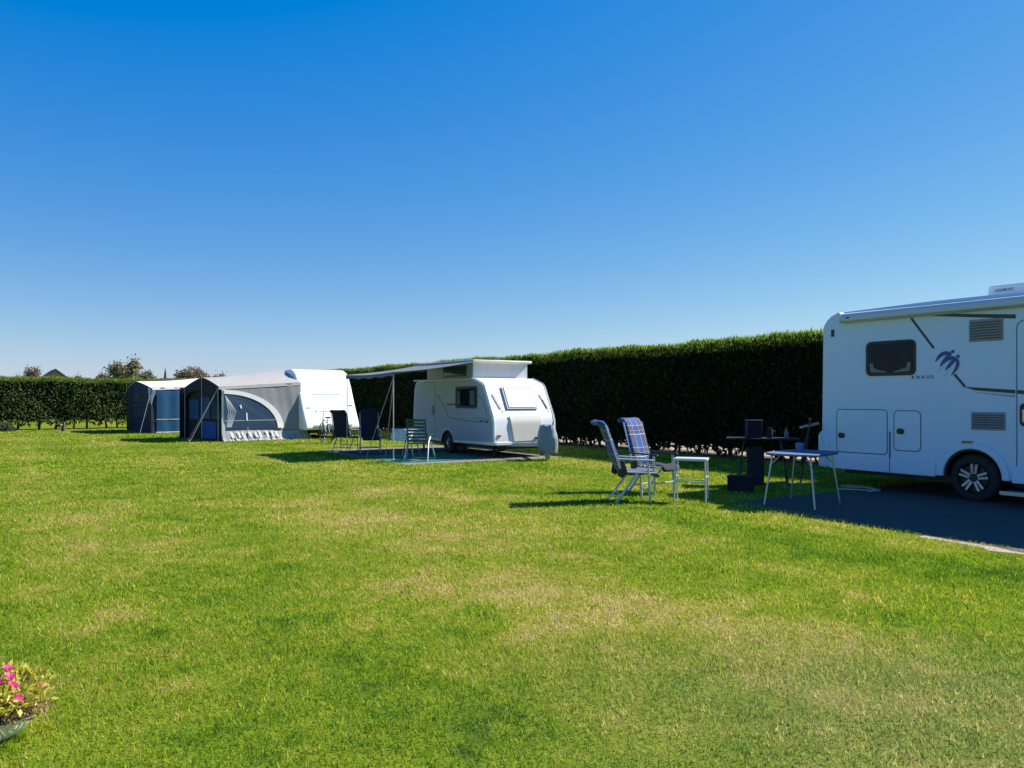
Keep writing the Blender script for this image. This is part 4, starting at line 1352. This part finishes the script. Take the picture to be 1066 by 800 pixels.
for y0, y1 in ((.35, 1.7), (1.9, 3.1)):
    b = MB(); b.add([(-.03, y0, .65), (-.03, y1, .65), (-.03, y1, 1.8), (-.03, y0, 1.8)], [(0, 1, 2, 3)]); b.build('front_window', 'clearwin', fw3, smooth=False, solid=.004)
b = MB(); b.add([(-.04, 3.2, .0), (-.04, 4.38, 0), (-.04, 4.38, 1.95), (-.04, 3.2, 2.1)], [(0, 1, 2, 3)]); b.build('door_panel', 'tent_black', fw3, smooth=False, solid=.004)
rows = [[(x, Wd3, z) for z in (0, 1.0, 2.0)] for x in np.linspace(0, Dp3, 8)]
b = MB(); b.grid(rows); b.build('far_wall', 'tent_black', tl, solid=.01)
b = MB(); b.add([(-.06, -.02, 1.95), (-.06, .35, 1.98), (-.06, .06, 1.30), (.12, -.10, 1.85), (-.05, -.08, 1.25)], [(0, 1, 2), (0, 3, 4)]); b.build('rolled_curtain', 'tent_white', fw3, smooth=False, solid=.03)
for p0, p1 in (((-.02, 0, 1.95), (-.55, -.25, 0)), ((-.02, 4.4, 1.95), (-.7, 4.9, 0))):
    b = MB(); b.tube([p0, p1], .007, 5); b.build('guy_rope', 'rope', tl)
b = MB(); b.tube([(-.04, -.03, 0), (-.04, -.03, 1.98)], .03, 7); b.build('corner_pole', 'tent_black', tl)

# ------------------------------------------------------------------ camping chairs (x forward)
def cloth_slab(name, prof, w, th, m, parent, uvscale=1.0):
    """padded sheet along a side profile [(x,z)...], width w; UV in metres"""
    n = len(prof)
    ny = 7
    vs, uvs = [], []
    ln = 0
    for i, (x, z) in enumerate(prof):
        if i:
            ln += math.hypot(x - prof[i - 1][0], z - prof[i - 1][1])
        for j in range(ny):
            y = -w / 2 + w * j / (ny - 1)
            e = .012 * math.cos(PI * (j / (ny - 1) - .5))
            vs.append((x, y, z - e * .6))
            uvs.append((y + .5, ln))
    b = MB(); b.add(vs, [(i * ny + j, i * ny + j + 1, (i + 1) * ny + j + 1, (i + 1) * ny + j) for i in range(n - 1) for j in range(ny - 1)])
    o = b.build(name, m, parent)
    ul = o.data.uv_layers.new(name='UVMap')
    for lp in o.data.loops:
        ul.data[lp.index].uv = uvs[lp.vertex_index]
    md = o.modifiers.new('solid', 'SOLIDIFY'); md.thickness = th; md.offset = 0
    md = o.modifiers.new('bev', 'BEVEL'); md.width = th * .4; md.segments = 2; md.limit_method = 'ANGLE'; md.angle_limit = R(50)
    return o

def recliner(label, loc, rz, cloth, seatm, tube, group, lean=1.0, headrest=True, arm=None, tr_=.013):
    root = empty('camping_chair', loc, rz, label, 'chair', group)
    bx = lambda t: -.20 - .30 * t * lean
    back = [(bx(t), .46 + .70 * t) for t in (0, .15, .3, .45, .6, .75, .9)]
    if headrest:
        back += [(bx(.98) - .03, 1.155), (bx(1.0) - .075, 1.165), (bx(1.0) - .13, 1.135)]
    else:
        back += [(bx(1.0), 1.14)]
    cloth_slab('backrest', back, .46, .06, cloth, root)
    seat = [(-.20, .445), (-.08, .425), (.08, .43), (.22, .445), (.30, .43), (.345, .37)]
    cloth_slab('seat', seat, .46, .055, seatm, root)
    for s in (-1, 1):
        y = s * .255
        b = MB(); b.tube([(.30, y, .43), (-.22, y, .45), (bx(.95), y, .46 + .66)], .012, 7); b.build('side_frame', tube, root)
        b = MB(); b.tube([(.20, y * 1.08, 0), (.17, y * 1.08, .60)], tr_, 7); b.tube([(.20, y * 1.08, .0), (.20, y * 1.08, .03)], .019, 7); b.build('leg', tube, root)
        b = MB(); b.tube([(-.30, y * 1.08, 0), (.02, y * 1.05, .44)], tr_, 7); b.tube([(-.30, y * 1.08, 0), (-.295, y * 1.08, .03)], .019, 7); b.build('leg', tube, root)
        b = MB(); b.bar((-.28, y * 1.12, .64), (.26, y * 1.12, .615), .05, .022); b.build('armrest', arm or tube, root, bevel=.006)
        b = MB(); b.prism([(-.27, .40), (-.20, .36), (-.12, .43), (-.17, .60), (-.23, .62)], y * 1.0 - .012, y * 1.0 + .012); b.build('hinge_plate', 'black', root, bevel=.004)
        b = MB(); b.bar((-.26, y * 1.1, .625), (-.235, y * 1.05, .50), .03, .012, up=(0, 1, 0)); b.build('arm_bracket', tube, root)
    b = MB(); b.tube([(.20, -.27, .17), (.20, .27, .17)], .011, 7); b.tube([(-.22, -.27, .12), (-.22, .27, .12)], .011, 7); b.build('stretcher', tube, root)
    return root

recliner('blue plaid camping recliner seen side-on at the edge of the shade, armrest towards the lawn', (1.77, 11.30, 0), R(3), 'plaid', 'padback', 'paintmetal', 'blue plaid recliners', .85, tr_=.018)
recliner('blue plaid camping recliner showing its cushion front, beyond the side-on one', (2.28, 12.35, 0), R(-44), 'plaid', 'darkcloth', 'paintmetal', 'blue plaid recliners', .75, arm='black', tr_=.018)
recliner('dark high-backed camping chair under the awning, nearest the white touring caravan', (-4.78, 22.1, 0), R(72), 'darkcloth', 'darkcloth', 'grey', 'dark chairs under the awning', .6)
recliner('dark camping chair with pale frame between the other dark chair and round table', (-3.95, 21.4, 0), R(-75), 'darkcloth', 'darkcloth', 'paintmetal', 'dark chairs under the awning', .6)

# slatted green chair
gc = empty('slatted_chair', (-2.22, 18.62, 0), R(78), 'dark green slatted garden chair with pale legs, its back to the lawn', 'chair')
for s in (-1, 1):
    y = s * .24
    b = MB(); b.tube([(-.20, y, .40), (-.34, y * .96, 1.02)], .018, 7); b.build('back_post', 'green', gc)
    b = MB(); b.tube([(-.36, y * 1.25, 0), (-.16, y * 1.08, .46), (.06, y, .62)], .015, 7); b.build('leg', 'paintmetal', gc)
    b = MB(); b.tube([(.32, y * 1.2, 0), (.05, y * 1.06, .45)], .015, 7); b.build('leg', 'paintmetal', gc)
    b = MB(); b.bar((-.26, y * 1.12, .64), (.22, y * 1.12, .64), .05, .022); b.build('armrest', 'green', gc, bevel=.006)
b = MB()
for k in range(7):
    z = .50 + k * .082
    x = -.20 - .14 * (z - .40) / .62
    b.box(x - .012, x + .012, -.25, .25, z - .026, z + .024)
b.build('back_slats', 'green', gc, bevel=.004)
b = MB()
for k in range(6):
    x = -.16 + k * .078
    b.box(x - .03, x + .03, -.24, .24, .415, .437)
b.build('seat_slats', 'green', gc, bevel=.004)
b = MB(); b.tube([(-.35, -.31, .05), (-.35, .31, .05)], .012, 7); b.tube([(.31, -.29, .05), (.31, .29, .05)], .012, 7); b.build('stretcher', 'paintmetal', gc)

# round table with cloth
rt = empty('camping_table', (-2.62, 19.75, 0), 0, 'small round camping table hidden under a floral cloth by the green slatted chair', 'table')
b = MB(); b.lathe([(.42, .70), (.42, .725)], (0, 0, 0), 'z', 28); b.build('tabletop', 'darktop', rt)
for k in range(3):
    a = k * 2.09 + .4
    b = MB(); b.tube([(.30 * math.cos(a), .30 * math.sin(a), 0), (.06 * math.cos(a), .06 * math.sin(a), .70)], .015, 7); b.build('leg', 'steel', rt)
cl = MB()
rows = []
for r_, z_ in ((.01, .732), (.25, .732), (.425, .730), (.45, .70), (.47, .60), (.50, .46)):
    rows.append([((r_ + (.035 * math.sin(7 * a) if z_ < .7 else 0)) * math.cos(a), (r_ + (.035 * math.sin(7 * a) if z_ < .7 else 0)) * math.sin(a), z_ + (.03 * math.sin(4 * a) if z_ < .5 else 0)) for a in np.linspace(0, 2 * PI, 57)])
cl.grid(rows)
o = cl.build('tablecloth', 'cloth', solid=.006, loc=(-2.62, 19.75, 0))
tag(o, 'pale floral tablecloth hanging over the round table under the awning', 'tablecloth')

# bicycle standing in front of the white caravan
bk = empty('bicycle', (-6.35, 26.2, 0), R(118), 'dark bicycle standing in front of the white touring caravan, handlebar up', 'bicycle')
for x in (-.52, .52):
    pts = [(x + .33 * math.cos(a), 0, .335 + .33 * math.sin(a)) for a in np.linspace(0, 2 * PI, 29)[:-1]]
    b = MB(); b.tube(pts, .016, 6, closed=True)
    for k in range(12):
        a = k * PI / 6
        b.tube([(x, 0, .335), (x + .32 * math.cos(a), 0, .335 + .32 * math.sin(a))], .003, 3)
    b.build('wheel', 'rubber', bk)
b = MB()
for p, q in (((-.52, 0, .335), (-.10, 0, .30)), ((-.10, 0, .30), (-.24, 0, .82)), ((-.52, 0, .335), (-.20, 0, .70)), ((-.10, 0, .30), (.36, 0, .78)), ((-.20, 0, .68), (.36, 0, .80)), ((.34, 0, .95), (.52, 0, .335))):
    b.tube([p, q], .017, 7)
b.build('frame', 'grey', bk)
b = MB(); b.tube([(.34, 0, .93), (.30, 0, 1.06)], .014, 6); b.tube([(.18, -.29, 1.08), (.30, -.16, 1.07), (.31, .16, 1.07), (.18, .29, 1.08)], .013, 6); b.build('handlebar', 'paintmetal', bk)
for s in (-1, 1):
    b = MB(); b.tube([(.10, s * .32, 1.08), (.21, s * .26, 1.08)], .022, 7); b.build('grip', 'black', bk)
b = MB(); b.prism([(-.40, .84), (-.12, .86), (-.10, .88), (-.38, .90)], -.07, .07); b.build('saddle', 'black', bk, bevel=.015)
b = MB(); b.tube([(-.10, .05, .30), (-.22, .12, .02)], .008, 5); b.build('kickstand', 'steel', bk)

# side table (pale stool) and blue table
st = empty('side_table', (2.63, 11.28, 0), R(-20), 'small pale grey folding side table beside the plaid recliners', 'table')
b = MB(); b.prism(rrect(-.24, .24, .60, .635, .012), -.17, .17); b.build('tabletop', 'paletop', st, bevel=.008)
for sx in (-1, 1):
    for sy in (-1, 1):
        b = MB(); b.tube([(sx * .225, sy * .155, .0), (sx * .215, sy * .15, .60)], .012, 7); b.build('leg', 'paintmetal', st)
b = MB()
for sy in (-1, 1):
    b.tube([(-.22, sy * .152, .30), (.22, sy * .152, .30)], .009, 6)
b.tube([(-.22, -.15, .36), (-.22, .15, .36)], .009, 6); b.tube([(.22, -.15, .36), (.22, .15, .36)], .009, 6)
b.build('stretcher', 'paintmetal', st)

bt = empty('camping_table', (4.13, 10.93, 0), math.atan2(.72, .69), 'blue topped folding camping table with splayed metal legs near the motorhome rear', 'table')
b = MB()
n = 40
top = []
for i in range(n):
    a = 2 * PI * i / n
    c_, s_ = math.cos(a), math.sin(a)
    top.append((.56 * math.copysign(abs(c_) ** .55, c_), .39 * math.copysign(abs(s_) ** .55, s_)))
b.add([(x, y, .715) for x, y in top] + [(x, y, .745) for x, y in top], [tuple(range(n - 1, -1, -1)), tuple(range(n, 2 * n))] + [(i, (i + 1) % n, n + (i + 1) % n, n + i) for i in range(n)])
b.build('tabletop', 'tabletop', bt, bevel=.008)
for sx in (-1, 1):
    for sy in (-1, 1):
        b = MB(); b.tube([(sx * .44, sy * .36, 0), (sx * .37, sy * .27, .715)], .0135, 8); b.tube([(sx * .40, sy * .305, .56), (sx * .33, sy * .20, .68), (sx * .30, sy * .18, .715)], .009, 6); b.build('leg', 'alu', bt)
b = MB(); b.box(-.40, .40, -.285, -.255, .695, .714); b.box(-.40, .40, .255, .285, .695, .714); b.build('under_rail', 'grey', bt)
b = MB(); b.lathe([(.055, 0), (.058, .10), (.06, .115), (.045, .125), (.02, .13)], (4.10, 10.95, .746), 'z', 20)
tag(b.build('storage_tin', 'bluecan'), 'blue cylindrical tin standing on the blue topped camping table', 'tin')

# dark kitchen table behind, with its things
kt = empty('camping_table', (4.35, 13.35, 0), R(-14), 'dark narrow camping table in the deep shade behind the blue topped one', 'table')
b = MB(); b.box(-.60, .60, -.24, .24, .80, .825); b.build('tabletop', 'darktop', kt, bevel=.006)
for s in (-1, 1):
    b = MB(); b.tube([(s * .42, -.22, 0), (s * .30, .2, .80)], .014, 7); b.tube([(s * .42, .22, 0), (s * .30, -.2, .80)], .014, 7); b.build('leg', 'black', kt)
b = MB(); b.box(-.26, .02, -.15, .15, .02, .66); b.build('cupboard', 'tent_black', kt, bevel=.02)
b = MB(); b.box(-.13, .12, -.09, .09, 0, .30); b.box(-.14, .13, -.10, .10, .28, .31)
o = b.build('cool_box', 'navybox', bevel=.012, loc=(4.20, 13.35, .826)); tag(o, 'upright dark blue box standing on the dark table', 'box')
b = MB(); b.lathe([(.05, 0), (.055, .10), (.04, .15), (.042, .17)], (0, 0, 0), 'z', 18); b.tube([(.05, 0, .05), (.09, 0, .07), (.09, 0, .11), (.05, 0, .13)], .008, 6)
o = b.build('kettle', 'darktop', loc=(4.46, 13.30, .826)); tag(o, 'small dark jug beside the upright box on the dark table', 'jug')
b = MB(); b.lathe([(.035, 0), (.036, .10), (.014, .14), (.014, .18)], (0, 0, 0), 'z', 14)
o = b.build('bottle', 'midgrey', loc=(4.72, 13.22, .826)); tag(o, 'small grey bottle at the right end of the dark table', 'bottle')
b = MB(); b.box(-.19, .19, -.14, .14, 0, .24); b.box(-.20, .20, -.15, .15, .22, .25); b.box(-.08, .08, -.155, -.15, .13, .16)
o = b.build('crate', 'navybox', bevel=.012, loc=(3.72, 12.5, .004)); o.rotation_euler = (0, 0, R(-25)); tag(o, 'low navy crate on the grass left of the dark table', 'crate')
# folded black chair behind the motorhome rear
fc = empty('folded_chair', (5.32, 13.85, 0), R(-20), 'black folded chair leaning in the dark behind the motorhome rear corner', 'chair')
for s in (-1, 1):
    b = MB(); b.tube([(-.12, s * .24, 0), (.06, s * .24, 1.16)], .014, 7); b.build('leg', 'black', fc)
    b = MB(); b.bar((-.13, s * .26, .98), (.20, s * .26, 1.06), .05, .02); b.build('armrest', 'grey', fc, bevel=.005)
b = MB(); b.bar((-.06, 0, .35), (.05, 0, 1.14), .46, .03, up=(1, 0, 0)); b.build('backrest', 'tent_black', fc, bevel=.01)
b = MB(); b.bar((-.10, 0, .30), (-.02, 0, .80), .44, .03, up=(1, 0, 0)); b.build('seat', 'tent_black', fc, bevel=.01)

# pale hose loops lying under the motorhome
pts = []
for i in range(90):
    t = i / 89
    a = t * 2 * PI * 1.6
    p = VAN + U1 * (.72 + .30 * math.cos(a) + .06 * math.sin(2.3 * a)) + V1 * (-.30 + .30 * math.sin(a) + .35 * t)
    pts.append((p.x, p.y, .022 + .012 * math.sin(a * 1.5) + .014 * t))
b = MB(); b.tube(pts, .008, 6)
tag(b.build('water_hose', 'rope'), 'pale hose coiled loosely on the ground under the motorhome', 'hose')

# small post with tap near the far hedge
tp = empty('tap_post', (-20.2, 34.6, 0), 0, 'short dark post with a tap standing on the grass before the far hedge', 'post')
MB().box(-.07, .07, -.07, .07, 0, .42).build('post', 'skin_wood', tp, bevel=.01)
b = MB(); b.tube([(0, -.06, .34), (0, -.18, .34), (0, -.20, .28)], .025, 7); b.build('tap', 'steel', tp)
b = MB(); b.lathe([(.16, 0), (.16, .03), (.05, .035)], (.05, -.2, .0), 'z', 16); b.build('drain', 'brick', tp)
# low bush at the far left
k = 1500
q = RNG.normal(size=(k, 3)); q /= np.linalg.norm(q, axis=1, keepdims=True); q *= RNG.uniform(.5, 1, (k, 1))
P = np.stack([q[:, 0] * .5, q[:, 1] * .4, np.abs(q[:, 2]) * .40], 1)
L = RNG.uniform(.08, .18, k)
Vv, Ff = sprays(P, q + np.array([0, 0, .4]), L, L * .5)
bs = empty('low_bush', (-23.4, 35.3, 0), 0, 'low rounded green bush at the left edge in front of the far hedge', 'bush')
tri_mesh('foliage', Vv, Ff, 'tree_green', bs)
MB().tube([(0, 0, 0), (0, .02, .3)], .03, 6).build('stem', 'bark', bs)

# ------------------------------------------------------------------ flower bowl in the corner
FB = Vector((-2.315, 3.42, 0))
bowl = MB()
bowl.lathe([(.09, .0), (.115, .012), (.155, .055), (.172, .095), (.183, .103), (.180, .109), (.168, .10), (.14, .055), (.10, .03)], (0, 0, 0), 'z', 48)
bw = bowl.build('flower_bowl', 'enamel', loc=FB)
tag(bw, 'pale enamel bowl with dark rim holding the flowering plant', 'bowl')
b = MB(); b.tube([(.183 * math.cos(a), .183 * math.sin(a), .107) for a in np.linspace(0, 2 * PI, 49)[:-1]], .007, 6, closed=True); b.build('rim', 'rimdark', bw)
b = MB(); b.lathe([(.15, .07), (.15, .09), (.02, .097)], (0, 0, 0), 'z', 24); b.build('potting_soil', 'bare', bw)
fp = empty('flowering_plant', FB + Vector((0, 0, .09)), 0, 'yellow green bushy plant with magenta flowers growing in the bowl', 'plant')
def dome(k, r0, r1, rx, rz, zmin=0.0):
    q = RNG.normal(size=(k, 3)); q[:, 2] = np.abs(q[:, 2]); q /= np.linalg.norm(q, axis=1, keepdims=True)
    rr = RNG.uniform(r0, r1, (k, 1)) ** .6
    lump = 1 + .13 * np.sin(q[:, :1] * 7 + 1) * np.cos(q[:, 1:2] * 6)
    P = q * rr * lump * np.array([rx, rx, rz])
    return P, q
P, q = dome(8500, .25, 1.0, .25, .205)
L = RNG.uniform(.022, .045, len(P))
keep = P[:, 2] > .07
Vv, Ff = sprays(P[keep], (q + RNG.normal(size=q.shape) * .7 + np.array([0, 0, .3]))[keep], L[keep], (L * .5)[keep])
tri_mesh('leaves', Vv, Ff, 'potleaf', fp)
P, q = dome(2200, .15, .95, .245, .17)
keep = P[:, 2] < .14
L = RNG.uniform(.025, .06, len(P))
Vv, Ff = sprays(P[keep], (q * np.array([1, 1, -.2]) + RNG.normal(size=q.shape) * .7)[keep], L[keep], (L * .16)[keep])
tri_mesh('dry_stalks', Vv, Ff, 'dryleaf', fp)
b = MB()
rs = random.Random(5)
for k in range(40):
    a = rs.uniform(0, 2 * PI); r = rs.uniform(.05, .18)
    b.tube([(.04 * math.cos(a), .04 * math.sin(a), 0), (r * .7 * math.cos(a), r * .7 * math.sin(a), .09), (r * math.cos(a), r * math.sin(a), .17)], .004, 4, .002)
b.build('stems', 'skin_wood', fp)
for x, y, z in ((.10, -.11, .20), (.135, -.075, .215), (.165, -.095, .18), (.075, -.17, .135), (.195, -.105, .125), (.02, -.12, .215), (.09, -.02, .235), (-.10, -.14, .18), (-.03, .08, .22), (-.16, .02, .18), (.02, .17, .17), (.215, .04, .12)):
    nrm = Vector((x, y, z)).normalized()
    t1 = nrm.orthogonal().normalized(); t2_ = nrm.cross(t1)
    c = Vector((x * .9, y * .9, z * .9)) * 1.02
    b = MB()
    for k in range(9):
        a = 2 * PI * k / 9
        d_ = t1 * math.cos(a) + t2_ * math.sin(a); e_ = t1 * -math.sin(a) + t2_ * math.cos(a)
        rr = rs.uniform(.018, .025)
        b.add([c, c + d_ * rr * .6 + e_ * .008 + nrm * .006, c + d_ * rr + nrm * rs.uniform(.0, .012), c + d_ * rr * .6 - e_ * .008 + nrm * .006], [(0, 1, 2, 3)])
    b.build('flower', 'petal', fp, smooth=False)
